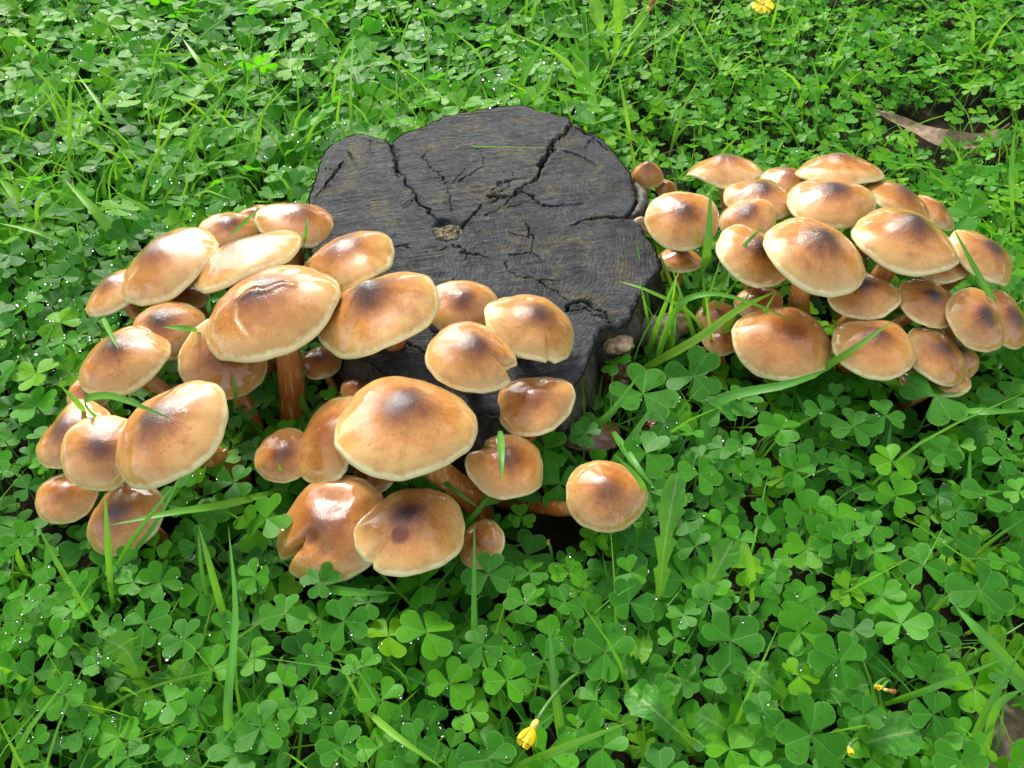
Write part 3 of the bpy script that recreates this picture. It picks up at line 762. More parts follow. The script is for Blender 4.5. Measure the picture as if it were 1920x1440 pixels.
def build_mushroom(idx, key, c, R, axt, label, o):
    g = np.random.default_rng(100 + idx)
    c = Vector(c)
    az = Vector((axt[0], axt[1], 1)).normalized()
    ex = (Vector((1, 0, 0)) - az * az.x).normalized()
    ey = az.cross(ex)
    left = key[0] == 'L'
    if abs(axt[0]) > .5: axt = (math.copysign(.5, axt[0]), axt[1])
    az = Vector((axt[0], axt[1], 1)).normalized()
    ex = (Vector((1, 0, 0)) - az * az.x).normalized()
    ey = az.cross(ex)
    if 'base' in o:
        b = Vector((*o['base'], 0))
    else:
        if left:
            hub = Vector((-0.22, 0.535, 0)) if c.x < -0.2 else (Vector((-0.10, 0.475, 0)) if c.x < -.02 else Vector((-.01, .50, 0)))
        else:
            hub = Vector((0.30, 0.69, 0)) if c.x > .18 else Vector((c.x, c.y + .01, 0))
        kk = .55 if c.z > .07 else .12
        dv = (hub - c) * kk; dv.z = 0
        if dv.length > .05: dv *= .05 / dv.length
        b = c + dv; b.z = 0
    b.z = -0.004
    root = empty("mushroom", b)
    tag(root, label, "mushroom", "mushrooms crowded at the stump's left side" if left else "mushrooms crowded to the right of the stump")
    hd, hu, wave = o['hd'], o['hu'], o.get('wave', .030)
    NS, NR = 120, 34
    rr = np.concatenate([[0.0], np.linspace(0.03, 1, NR) ** .80])
    ph = np.linspace(-PI, PI, NS, endpoint=False)
    r, p = np.meshgrid(rr, ph, indexing='ij')
    p1, p2, p3 = g.random(3) * 2 * PI
    outl = 1 + .022 * np.cos(2 * p + p1) + wave * .75 * np.cos(3 * p + p2) + wave * .35 * np.cos(5 * p + p3) + .006 * np.cos(11 * p + p1) + .004 * np.cos(17 * p + p3)
    z = prof(r, hd, hu)
    z = z + wave * 1.1 * r ** 3 * (np.cos(3 * p + p2) + .6 * np.cos(4 * p + p1))
    z = z + .022 * np.clip(r - .1, 0, 1) * (np.cos(2 * p + p3)) + .060 * fbm(np.stack([r * np.cos(p), r * np.sin(p), r * 0 + idx * 1.7], -1), 1.5, 2) * np.clip(r * 3, 0, 1)
    # faint trough around the crown
    z = z - .010 * np.exp(-((r - .50) / .16) ** 2) * (1 if hu > .08 else .3)
    shrink = np.ones_like(r)
    tear = np.zeros_like(r); stain = np.zeros_like(r)
    for (n0, nw, nd) in o.get('notch', []):
        d = np.abs(angd(p, n0)) / nw
        jag = 1 + .25 * np.sin(p * 31 + p1) * (nw > .2)
        s = np.clip(1 - d, 0, 1) ** .8 * nd * jag
        shrink = shrink * (1 - s * np.clip((r - .25) / .75, 0, 1))
        z = z - .10 * np.clip(1 - d / 1.6, 0, 1) * np.clip((r - .5) / .5, 0, 1) * nd * 2
        tear = np.maximum(tear, np.clip(1 - d * .9, 0, 1) * (r > .93))
    for (n0, r0, sz, dp) in o.get('dent', []):
        dx = r * np.cos(p) - r0 * math.cos(n0); dy = r * np.sin(p) - r0 * math.sin(n0)
        e = np.exp(-(dx * dx + dy * dy) / (sz * sz))
        z = z - dp * e
        if dp > .09 and sz < .15: stain = np.maximum(stain, .75 * e)
    if 'stain' in o:
        n0, r0 = o['stain']
        dx = r * np.cos(p) - r0 * math.cos(n0); dy = r * np.sin(p) - r0 * math.sin(n0)
        stain = np.maximum(stain, np.exp(-(dx * dx + dy * dy) / (.17 ** 2)))
    if o.get('tear'):
        x, y = r * np.cos(p), r * np.sin(p)
        # a pale split running down the front and a torn flap across the crown
        line = np.abs(x + .18 - .12 * np.sin(y * 5) + .10 * (y + .5))
        sp = np.clip(1 - line / .035, 0, 1) * np.clip((-.12 - y) / .1, 0, 1) * np.clip((y + .80) / .15, 0, 1)
        z = z - .035 * sp
        ln2 = np.abs(y + .10 - .22 * (x + .2) + .04 * np.sin(x * 14))
        sp2 = np.clip(1 - ln2 / .03, 0, 1) * (np.abs(x - .05) < .42)
        z = z + .028 * np.clip(1 - np.abs(ln2 - .03) / .06, 0, 1) * (np.abs(x - .05) < .42) * (y > -.2)
        z = z - .03 * sp2
        patch = np.clip(1 - np.hypot((x + .22) / .26, (y - .05) / .24), 0, 1) * 1.6
        tear = np.maximum(np.maximum(tear, sp), np.maximum(sp2 * .8, np.clip(patch, 0, 1) * .75))
    rho = r * outl * shrink
    X, Y = R * rho * np.cos(p), R * rho * np.sin(p)
    Z = R * z
    V = np.stack([X, Y, Z], -1)
    # inrolled margin
    lip = []
    for (k, dz, th) in ((.988, -.030, .97), (.962, -.044, .94), (.93, -.030, .92)):
        lip.append(np.stack([X[-1] * k, Y[-1] * k, Z[-1] + R * dz], -1))
    V = np.concatenate([V, np.array(lip)], 0)
    nr = V.shape[0]
    rad = np.concatenate([np.broadcast_to(rr[:, None], r.shape), np.full((3, NS), 1.0)], 0)
    pad = lambda A: np.concatenate([A, np.repeat(A[-1:], 3, 0)], 0)
    tear, stain = pad(tear), pad(stain)
    # centre: collapse first ring into one vertex
    I = np.arange(nr * NS).reshape(nr, NS); J = np.roll(I, -1, 1)
    F = np.stack([I[:-1], I[1:], J[1:], J[:-1]], -1).reshape(-1, 4)[:, ::1]
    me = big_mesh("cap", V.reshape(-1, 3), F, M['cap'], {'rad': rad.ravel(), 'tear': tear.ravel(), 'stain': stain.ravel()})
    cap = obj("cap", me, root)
    mw = Matrix((ex, ey, az)).transposed().to_4x4()
    mw.translation = c - b
    cap.matrix_basis = mw
    cap.color = (o.get('tone', .4), o.get('umbo', .7), float(g.random()), 1)
    # gills
    GS, GR = 160, 5
    gr = np.linspace(.93, .16, GR)
    gp = np.linspace(-PI, PI, GS, endpoint=False)
    rim_r = np.interp(gp, ph, (outl * shrink)[-1], period=2 * PI)
    rim_z = np.interp(gp, ph, z[-1], period=2 * PI)
    t = (0.93 - gr) / .77
    gz = rim_z[None] * (1 - t[:, None]) - .03 + t[:, None] ** .8 * hd * .45
    odd = (np.arange(GS) % 2)
    gz = gz - np.where(odd, .045, 0)[None] * np.sin(np.clip(t, 0, 1) * PI * .8 + .25)[:, None]
    gx = R * gr[:, None] * rim_r[None] ** (1) * np.cos(gp)[None]
    gy = R * gr[:, None] * rim_r[None] * np.sin(gp)[None]
    GV = np.stack([gx, gy, R * gz], -1)
    I = np.arange(GR * GS).reshape(GR, GS); J = np.roll(I, -1, 1)
    GF = np.stack([I[:-1], J[:-1], J[1:], I[1:]], -1).reshape(-1, 4)
    gm = big_mesh("gills", GV.reshape(-1, 3), GF, M['gill'], {'gil': np.broadcast_to(odd[None].astype(float), (GR, GS)).ravel()})
    obj("gills", gm, cap)
    # stem
    top = c + az * (R * hd * .45)
    sr = R * (.19 if o.get('stem') else .20)
    if o.get('bend'):
        p1_ = top - az * (R * .9) + Vector((-.02, -.008, -.008)); p2_ = b + Vector((.045, -.028, .026)); n = 22
    else:
        p1_ = top - az * max(.02, (top.z - b.z) * .45); p2_ = b + Vector((g.normal() * .004, g.normal() * .004, (top.z - b.z) * .4)); n = 14
    pts = bezier(b, p2_, p1_, top, n)
    rads = [sr * (1.18 - .30 * (i / (n - 1)) + .04 * math.sin(i * 1.3 + idx)) for i in range(n)]
    VV, FF, TT = tube([q - b for q in pts], rads, 14)
    obj("stem", mesh_from("stem", VV, FF, M['stem'], attrs={'tv': TT}), root)
    return root

RIMS = []     # (x, y, lowest rim height, radius) used to keep the clover below the caps
for idx, (key, c, R, axt, label, o) in enumerate(CAPS):
    build_mushroom(idx, key, c, R, axt, label, o)
    tilt = math.hypot(*axt) / math.sqrt(1 + axt[0] ** 2 + axt[1] ** 2)
    q = math.sqrt(1 + axt[0] ** 2 + axt[1] ** 2)
    RIMS.append((c[0], c[1], c[2] - R * tilt, R, axt[0] / q, axt[1] / q, c[2]))
RIMS_A = np.array(RIMS)

# ------------------------------------------------------------------ clover leaf templates
def leaflet_template(nr, na, fold=.16, droop=.10, notch=.86, wide=48, seed=0):
    """obcordate leaflet, length 1 along +x, joint at the origin; returns verts, tri/quads, luv"""
    g = np.random.default_rng(seed)
    # half outline: straight side from the joint, round lobe, notch on the midline
    k_ = wide / 50.0
    cx_, cy_, rl = .63, .245 * k_, .288 * (.6 + .4 * k_)
    cy_ = cy_ * (1 + (.84 - notch) * 1.6)
    dl = math.hypot(cx_, cy_)
    ta = math.atan2(cy_, cx_) + math.asin(min(.95, rl / dl))
    tl = math.sqrt(dl * dl - rl * rl)
    a0 = math.atan2(tl * math.sin(ta) - cy_, tl * math.cos(ta) - cx_)
    a1 = -math.acos(min(1, 0)) if rl < cy_ else -math.asin(min(1, cy_ / rl))
    nh = (na - 1) // 2
    half = [(tl * math.cos(ta) * .55, tl * math.sin(ta) * .55)]
    for q in range(nh):
        th = a0 + (a1 - a0) * q / (nh - 1)
        half.append((cx_ + rl * math.cos(th), cy_ + rl * math.sin(th)))
    half[-1] = (half[-1][0], 0.0)
    outline = [(x, -y) for x, y in half[:-1]] + [half[-1]] + [(x, y) for x, y in half[:-1]][::-1]
    na = len(outline)
    V, U = [(0, 0, 0)], [(0, 0, 0)]
    for i in range(1, nr + 1):
        k = (i / nr) ** .8
        for (ox, oy) in outline:
            x, y = k * ox, k * oy
            zz = fold * abs(y) - droop * (x * x) + .02 * math.sin(7 * y + 3 * x + seed)
            V.append((x, y, zz)); U.append((x, y, k))
    F = []
    for j in range(na - 1):
        F.append((0, 1 + j, 2 + j))
    for i in range(nr - 1):
        for j in range(na - 1):
            p = 1 + i * na + j
            F.append((p, p + na, p + na + 1)); F.append((p, p + na + 1, p + 1))
    return np.array(V), np.array(F), np.array(U)

HERO_T = [leaflet_template(4, 19, f, d, n, w, s) for s, (f, d, n, w) in enumerate([(.10, .06, .84, 50), (.22, .12, .80, 47), (.05, -.04, .87, 52), (.30, .16, .78, 45), (.14, .20, .83, 50), (.18, .02, .74, 48)])]
HERO_ME = []
for V, F, U in HERO_T:
    HERO_ME.append(big_mesh("leaflet", V, F, M['leaf_one'], {'luv': U}))
MASS_T = [leaflet_template(2, 11, f, d, n, w, s) for s, (f, d, n, w) in enumerate([(.12, .10, .82, 50), (.28, .15, .78, 47), (.05, .0, .86, 51)])]

_sv, _sf, _st = tube([Vector((.05 * math.sin(t * PI), .02 * math.sin(t * 5), t)) for t in np.linspace(0, 1, 6)], [1, .95, .9, .88, .85, .8], 6)
def stalk_mesh():
    V = np.array([list(v) for v in _sv])
    return mesh_from("stalk", V, _sf, M['stalk'])
# unit stalk: length 1, radius baked per mesh below
def unit_stalk(rad):
    V, F, T = tube([Vector((.05 * math.sin(t * PI), .02 * math.sin(t * 5), t)) for t in np.linspace(0, 1, 6)], [rad * k for k in (1, .95, .9, .88, .85, .8)], 6)
    return mesh_from("stalk", V, F, M['stalk'])
STALK_ME = unit_stalk(.016)

def orient(z_axis, spin=0.0):
    z = Vector(z_axis).normalized()
    q = z.to_track_quat('Z', 'Y')
    return q.to_matrix() @ Matrix.Rotation(spin, 3, 'Z')

# every clover leaf: (centre x,y,z, diameter, normal, spin, tone, rnd)
leaves = []
def cap_limit(x, y, reach=.055):
    dx, dy = x - RIMS_A[:, 0], y - RIMS_A[:, 1]
    d = np.hypot(dx, dy) + 1e-6
    m = d < RIMS_A[:, 3] + reach
    rim = RIMS_A[:, 6] - RIMS_A[:, 3] * (RIMS_A[:, 4] * dx + RIMS_A[:, 5] * dy) / d      # rim height on this side of the cap
    lim = rim[m].min() if m.any() else 9.0
    under = d < RIMS_A[:, 3] * .95
    inside = bool((under & (RIMS_A[:, 2] < .055)).any())
    near = (d - RIMS_A[:, 3]).min()
    if under.any(): lim = min(lim, RIMS_A[under, 2].min() - .02)
    return lim, inside, near

TRACED = [  # photo x, y, diameter px, tone, spin deg
 (1205,738,135,.42,60),(1302,705,115,.38,85),(1212,850,105,.48,80),(1310,888,92,.52,50),(1463,805,98,.52,30),(1490,882,80,.5,10),(1418,882,70,.48,0),
 (1505,960,104,.46,20),(1440,968,82,.4,60),(1350,986,84,.6,100),(1680,930,90,.7,30),(1560,1020,84,.42,70),(1640,985,74,.5,0),(1512,1030,94,.72,45),
 (1400,1066,74,.85,15),(1455,1070,62,.5,50),(1640,1036,74,.62,75),(1730,1060,95,.45,20),(1590,1105,72,.92,10),(1500,1130,84,.55,55),(1440,1122,74,.5,100),
 (1370,1202,132,.36,40),(1500,1186,104,.66,20),(1690,1170,114,.56,65),(1575,1238,122,.42,35),(1840,1108,135,.36,50),(1520,1378,154,.42,25),(1750,1340,94,.36,70),
 (1850,930,104,.36,15),(1752,742,140,.42,95),(1265,1196,78,.5,30),(1135,1222,124,.42,75),(1120,1314,98,.52,20),(1130,1402,104,.48,60),(800,1186,118,.68,15),
 (950,1276,104,.66,80),(843,1282,104,.7,40),(985,1132,86,.5,100),(988,1042,104,.45,30),(915,1078,104,.38,95),(790,1096,104,.6,10),(645,1165,114,.42,20),
 (535,1150,104,.46,90),(680,1250,84,.6,30),(716,1312,94,.66,60),(880,1336,92,.7,20),(710,1402,88,.66,45),(915,1424,124,.34,80),(1022,1412,134,.6,100),
 (500,972,112,.56,70),(478,1082,74,.6,20),(272,1168,104,.44,60),(345,1200,100,.34,15),(400,1250,92,.66,90),(418,1180,70,.56,50),(300,1092,84,.52,10),
 (530,1282,84,.62,65),(488,1366,124,.44,30),(452,1410,124,.4,80),(560,1326,84,.54,10),(105,1200,84,.6,55),(30,1190,64,.56,20),(120,1302,94,.5,85),
 (185,1242,64,.5,40),(370,1328,74,.5,0),(250,1092,70,.55,30),(140,1105,74,.5,70),(85,1060,76,.52,15),(40,1010,70,.52,90),(1020,1240,100,.36,60),
 (905,1210,90,.34,20),(1060,1130,80,.34,40),(1230,1300,84,.45,75),(1590,1000,70,.42,30),(1790,1010,90,.4,75),(1880,860,80,.4,20),(1770,850,80,.38,60),
 (1600,800,90,.4,20),(1660,780,80,.42,80),(1540,770,70,.36,40),(1350,770,84,.38,10),(1395,750,80,.40,70),(1700,1240,80,.36,30),(1620,1340,80,.38,100),
 (1430,1330,90,.36,20),(1350,1270,84,.38,60),(1330,1130,90,.36,20),(1180,1130,100,.34,70),(1075,1060,80,.34,20),(600,1090,80,.4,70),(690,1130,80,.42,0),
 (745,1040,60,.36,30),(590,1240,80,.45,100),(640,1400,100,.4,15),(780,1390,90,.4,70),(330,1400,80,.45,40),(60,1395,80,.45,80),(240,1420,90,.42,0),
 (75,1130,70,.5,60),(205,1175,60,.5,20),(230,1060,70,.45,80),(395,970,80,.42,30),(370,1020,80,.4,90),(440,905,90,.42,50),(640,960,60,.5,20)]
for (px, py, d, tone, sp) in TRACED:
    zc = .064 + rng.normal() * .004
    p = at(px, py, zc)
    lim, inside, near = cap_limit(p.x, p.y)
    zc = min(zc, max(lim + .022, .03))
    if 930 < px < 1080 and 930 < py < 1062: zc = .022
    p = at(px, py, zc)
    n = Vector((rng.normal() * .16, -.22 + rng.normal() * .16, 1)).normalized()
    leaves.append((p, d * .94 * px_size(p), n, math.radians(sp) + rng.normal() * .1, tone, rng.random(), True))

def density(x, y):
    """soil shows through in a few worn places"""
    f = 1.0
    for (cx, cy, rx, ry, k) in PATCH:
        q = ((x - cx) / rx) ** 2 + ((y - cy) / ry) ** 2
        f *= 1 - k * math.exp(-q)
    return f
def blob(px, py, rpx, k, asp=.6):
    p = at(px, py, .01); s = px_size(p)
    return (p.x, p.y, rpx * s, rpx * s * asp * 1.6, k)
PATCH = [blob(1030,1000,34,.98), blob(985,975,34,.98), blob(1072,1004,28,.98), blob(1000,1010,30,.9), blob(1050,1030,26,.8), blob(1830,225,95,.95), blob(1760,262,80,.85), blob(1700,240,60,.7), blob(1700,215,60,.75), blob(1600,330,40,.5), blob(1290,300,60,.75), blob(1240,290,35,.9), blob(1700,300,70,.6), blob(1880,260,50,.8),
         blob(1760,330,50,.6), blob(1885,1400,70,.95), blob(1230,640,30,.9), blob(40,80,60,.35)]

def scatter(n, rmin_fac, zlo, zhi, sink, avoid=0.0, thin=0.0):
    made = 0
    cell = {}
    if avoid:
        for L in leaves:
            if L[6]: cell.setdefault((int(L[0].x / .05), int(L[0].y / .05)), []).append((L[0].x, L[0].y, L[1] * avoid))
    for _ in range(n):
        y = rng.uniform(.10, 2.15)
        x = rng.uniform(-1, 1) * (.42 + .62 * y)
        if rng.random() > density(x, y): continue
        far = y > .8
        if y < .60 and rng.random() < thin: continue
        dm = rng.choice([rng.uniform(.023, .032), rng.uniform(.030, .045)]) * (1.0 if not (x > .12 and y > .82) else .66)
        if far and not (x > .12 and y > .82): dm *= 1.22
        elif x > .12 and y > .82: dm *= 1.12
        if in_stump(x, y, .012): continue
        lim, inside, near = cap_limit(x, y)
        if inside: continue
        z = rng.uniform(zlo, zhi) + .008 * fbm(np.array([x, y, 0]), 5.0, 2) - sink
        if far: z += .006
        if x > .12 and y > .82: z *= .70
        z = min(z, lim - .006 - .004 * rng.random())
        if z < .007: continue
        # spacing within the layer
        gx, gy = int(x / .05), int(y / .05)
        ok = True
        for a in (-1, 0, 1):
            for b in (-1, 0, 1):
                for (qx, qy, qd) in cell.get((gx + a, gy + b), ()):
                    if (qx - x) ** 2 + (qy - y) ** 2 < (rmin_fac * .5 * (dm + qd)) ** 2: ok = False; break
                if not ok: break
            if not ok: break
        if not ok: continue
        cell.setdefault((gx, gy), []).append((x, y, dm))
        tl = .20 if not far else .30
        nrm = Vector((rng.normal() * tl - .05, rng.normal() * tl - (.12 if not far else .02), 1)).normalized()
        tone = np.clip(rng.normal(.66 if far else .48, .18) + .10 * fbm(np.array([x, y, 2]), 3.0, 2), .05, .98)  # far leaves lighter: sunlight on the back lawn is put into their tone
        if rng.random() < .035: tone = rng.uniform(.85, 1)
        leaves.append((Vector((x, y, z)), dm, nrm, rng.random() * 2 * PI, float(tone), rng.random(), False))
        made += 1
    return made
_a = scatter(11000, .70, .046, .066, 0, 1.05, .50)
_b = scatter(11000, .56, .026, .044, 0, .6, .42)
_c = scatter(11000, .50, .008, .024, 0, 0, .22)
print('leaves', len(leaves), _a, _b, _c)

# ------------------------------------------------------------------ clover: the 300 that show largest are things, the rest one mass
def leaf_frames(p, d, n, spin, rnd):
    """three leaflet matrices (3x3 columns scaled by length) in world axes"""
    g = np.random.default_rng(int(rnd * 1e6))
    R0 = orient(n)
    out = []
    for k in range(3):
        a = spin + k * 2 * PI / 3 + g.normal() * .13
        el = g.normal() * .16 + .05
        dl = R0 @ Vector((math.cos(a), math.sin(a), 0))
        nn = R0 @ Vector((0, 0, 1))
        x = dl * math.cos(el) + nn * math.sin(el)
        z = (nn * math.cos(el) - dl * math.sin(el))
        roll = g.normal() * .16
        y = z.cross(x)
        y2 = y * math.cos(roll) + z * math.sin(roll)
        z2 = x.cross(y2)
        s = d * .5 * (1 + g.normal() * .06) * 1.06
        out.append((x, y2, z2, s))
    return out

def depth_of(p): return (p - cam.location).dot(_fw)
def in_frame(p, m=60):
    q = p - cam.location
    d = q.dot(_fw)
    u, v = 960 + _F * q.x / d, 720 - _F * q.dot(_up) / d
    return -m < u < 1920 + m and -m < v < 1440 + m
score = []
for i, L in enumerate(leaves):
    s = L[1] / depth_of(L[0]) * (1.0 if L[6] else (.95 if L[0].z > .040 else .55))
    if not in_frame(L[0], -10): s *= .1
    score.append(s + (9 if L[6] else 0))
order = sorted(range(len(leaves)), key=lambda i: -score[i])
hero = set(order[:300])

LANDMARKS = [  # photo x, y, height, words
 (120,935,.05,'low tan mushroom running down into the clover'),(235,1000,.05,'low brown mushroom half buried behind grass'),(330,890,.08,'large tan cap with a blade on its dark centre'),
 (520,880,.06,'small dark orange mushroom beside the torn cap'),(560,1040,.05,'slit mushroom with finger sized hollows'),(650,1095,.05,'underside rim of the slit hollowed mushroom'),
 (790,1070,.06,'red stained mushroom with black centre'),(905,1040,.04,'small pale mushroom low beside the stained cap'),(1150,990,.06,'lone rounded mushroom on the curved stem'),
 (1000,985,.04,'long curved orange stem'),(1255,1000,.08,'long upright toothed herb leaf'),(1345,1080,.06,'right leaning toothed herb leaf'),(240,1240,.05,'light green lobed herb rosette'),
 (150,1325,.04,'left lobed leaf of the light rosette'),(335,1400,.05,'short toothed leaf beneath the light rosette'),(1000,1370,.07,'nodding half closed yellow flower'),(1593,1405,.05,'small round yellow flower'),
 (1650,1290,.05,'pair of tiny yellow and orange buds'),(1480,1250,.05,'level toothed herb leaf in the front bed'),(1350,1370,.05,'curly toothed herb leaf in the front'),(1245,1345,.06,'crumpled dark herb leaf'),
 (1890,1400,.02,'bare brown front corner'),(1850,1200,.08,'broad blade cutting towards the bare corner'),(1466,680,.06,'big low orange brown mushroom'),(1640,690,.07,'low tan mushroom with purple crown'),
 (1755,730,.05,'lowest mushroom of the right hand clump'),(1870,650,.07,'outermost brown mushroom of the right clump'),(1170,700,.04,'wrinkled red brown rotten mushroom'),(1220,840,.03,'dark rotten lump below the stump'),
 (430,1250,.08,'very long upright blade in the front bed'),(205,1120,.05,'upright blade before the buried mushroom'),(400,1080,.08,'tapering blade below the left clump'),(1040,1290,.08,'dark upright beaded grass blade'),
 (1080,1395,.08,'bright blade below the nodding flower'),(755,1385,.07,'bright narrow blade crossing the front leaves'),(665,1108,.05,'cut blade lying under the slit mushroom'),(1398,1050,.08,'curled blade over the bright leaf'),
 (1200,1218,.05,'short yellow green herb leaf'),(1030,1030,.07,'dark red tipped bud'),(190,550,.07,'shiny tan mushroom under the outward tilted cap'),(90,800,.06,'outermost wavy brown mushroom of the left clump'),
 (60,370,.05,'wide yellow green blade lying flat'),(1900,330,.08,'upright blade beyond the right clump rim'),(1790,250,.02,'long curled dry brown leaf'),(900,200,.08,'far rim of the sawn stump'),(600,260,.08,'left rim of the sawn stump'),
 (132,200,.08,'tall lone upright grass blade'),(60,435,.06,'thin blade lying level across the clover'),(200,215,.07,'slanted blade beside the tall upright one'),(170,390,.08,'broad blade pointing at the tilted mushroom'),(40,620,.06,'open clover left of the folded sooty mushroom'),(300,330,.06,'clover patch behind the broad tilted cap'),(420,250,.06,'clover patch between stump and tall lone blade'),
(1155,70,.08,'far toothed herb rosette'),(1430,10,.1,'far open yellow flower'),(1570,285,.1,'flat wide rear mushroom of the right clump'),(430,390,.07,'small bruised brown mushroom under a blade'),
 (1510,1190,.06,'pale wavy herb leaf row in the front bed'),(700,1240,.06,'bed in front of the stained mushroom'),(880,1190,.06,'clover bed midway between stained cap and nodding flower'),(1700,1000,.06,'clover bed below the lowest right mushroom'),
]
LM = [(at(x, y, z), w) for x, y, z, w in LANDMARKS if not w.startswith(('pale wavy', 'bed in front', 'clover bed'))]
ORD = ['nearest'] + [w + ' nearest' for w in 'second third fourth fifth sixth seventh eighth ninth tenth eleventh twelfth thirteenth fourteenth fifteenth sixteenth seventeenth eighteenth nineteenth twentieth'.split()]
ORD += ['twenty-' + w for w in ORD[0:1] + ORD[1:9]][1:] + ['thirtieth nearest'] + ['thirty-' + w for w in ORD[1:9]]
def rank_by_landmark(points):
    """for each point: (landmark words, rank of closeness among the points that belong to that landmark)"""
    near = []
    for p in points:
        k = min(range(len(LM)), key=lambda j: (LM[j][0] - p).length)
        near.append(k)
    out = [None] * len(points)
    for k in set(near):
        ids = sorted((i for i in range(len(points)) if near[i] == k), key=lambda i: (LM[k][0] - points[i]).length)
        for r, i in enumerate(ids): out[i] = (LM[k][1], ORD[r] if r < len(ORD) else 'farther')
    return out
def tone_word(t): return 'yellow green' if t > .64 else ('deep green' if t < .40 else 'mid green')
hero_list = sorted(hero)
hero_rank = rank_by_landmark([leaves[i][0] for i in hero_list])

drop_sites = []      # (position, normal, size class, leaf diameter)
for hi, i in enumerate(hero_list):
    p, d, n, spin, tone, rnd, tr = leaves[i]
    gb = Vector((p.x + rng.normal() * .008, p.y + .008 + rng.normal() * .008, -.002))
    root = empty("clover_leaf", gb)
    lw, orw = hero_rank[hi]
    tag(root, f"{tone_word(tone)} clover {orw} the {lw}", "clover leaf", "clover leaves in the lawn")
    for k, (x, y, z, s) in enumerate(leaf_frames(p, d, n, spin, rnd)):
        vi = int(rnd * 977 + k * 3) % len(HERO_ME)
        lf = obj("leaflet", HERO_ME[vi], root)
        m = Matrix(((x.x * s, y.x * s, z.x * s, p.x - gb.x), (x.y * s, y.y * s, z.y * s, p.y - gb.y), (x.z * s, y.z * s, z.z * s, p.z - gb.z), (0, 0, 0, 1)))
        lf.matrix_basis = m
        lf.color = (tone, (rnd + k * .13) % 1, 0, 1)
        TV = HERO_T[vi][0]
        for q in range(4):
            t = TV[rng.integers(35 if q else 18, len(TV))]
            w = p + (x * t[0] + y * t[1] + z * t[2]) * s
            drop_sites.append((w, z.copy(), d, True))
    st = obj("stalk", STALK_ME, root)
    v = p - gb
    L = v.length
    R3 = orient(v, rng.random() * 6)
    mm = (R3 @ Matrix.Diagonal((max(.05, .0009 / .016),) * 2 + (L * .99,))).to_4x4()
    st.matrix_basis = mm

def mass_clover():
    rest = [leaves[i] for i in range(len(leaves)) if i not in hero]
    VV, FF, UU, TT, RR = [], [], [], [], []
    off = 0
    for p, d, n, spin, tone, rnd, tr in rest:
        for k, (x, y, z, s) in enumerate(leaf_frames(p, d, n, spin, rnd)):
            TV, TF, TU = MASS_T[int(rnd * 991 + k) % 3]
            B = np.array([list(x), list(y), list(z)]) * s
            W = TV @ B + np.array(p)
            VV.append(W); FF.append(TF + off); UU.append(TU)
            TT.append(np.full(len(TV), tone)); RR.append(np.full(len(TV), (rnd + k * .13) % 1))
            off += len(TV)
            ul = p.y > .6 and p.x < .1
            if rng.random() < (.8 if ul else .5):
                for _q in range(1 + (rng.random() < .35) + 2 * (ul and rng.random() < .4)):
                    drop_sites.append((Vector(W[rng.integers(4, len(TV))]), z.copy(), d, False))
    me = big_mesh("clover_lawn", np.concatenate(VV), np.concatenate(FF), M['leaf_mass'],
                  {'luv': np.concatenate(UU), 'tone': np.concatenate(TT), 'rnd': np.concatenate(RR)})
    o = obj("clover_lawn", me)
    tag(o, "dense wet clover lawn covering the ground around the stump", "clover", kind="stuff")
    # their stalks
    VV, FF = [], []
    off = 0
    for p, d, n, spin, tone, rnd, tr in rest:
        b = np.array([p.x + rng.normal() * .008, p.y + rng.normal() * .008, -.002])
        m = (b + np.array(p)) / 2 + rng.normal(size=3) * .002
        for q, rr in ((b, .0009), (m, .0008), (np.array(p), .0006)):
            for a in range(3):
                VV.append(q + rr * np.array([math.cos(a * 2.094), math.sin(a * 2.094), 0]))
        for r in range(2):
            for a in range(3):
                FF.append((off + r * 3 + a, off + r * 3 + (a + 1) % 3, off + r * 3 + 3 + (a + 1) % 3, off + r * 3 + 3 + a))
        off += 9
    o = obj("clover_stalks", big_mesh("clover_stalks", np.array(VV), np.array(FF), M['stalk']))
    tag(o, "thin pale green stalks under the clover lawn", "clover stalks", kind="stuff")
mass_clover()

# ------------------------------------------------------------------ grass
def catmull(P, n):
    P = [Vector(q) for q in P]
    if len(P) == 2: return [P[0].lerp(P[1], i / (n - 1)) for i in range(n)]
    Q = [P[0] * 2 - P[1]] + P + [P[-1] * 2 - P[-2]]
    out = []
    m = len(P) - 1
    for i in range(n):
        t = i / (n - 1) * m
        k = min(int(t), m - 1); t -= k
        a, b, c, d = Q[k:k + 4]
        out.append(.5 * ((2 * b) + (c - a) * t + (2 * a - 5 * b + 4 * c - d) * t * t + (3 * b - a - 3 * c + d) * t ** 3))
    return out

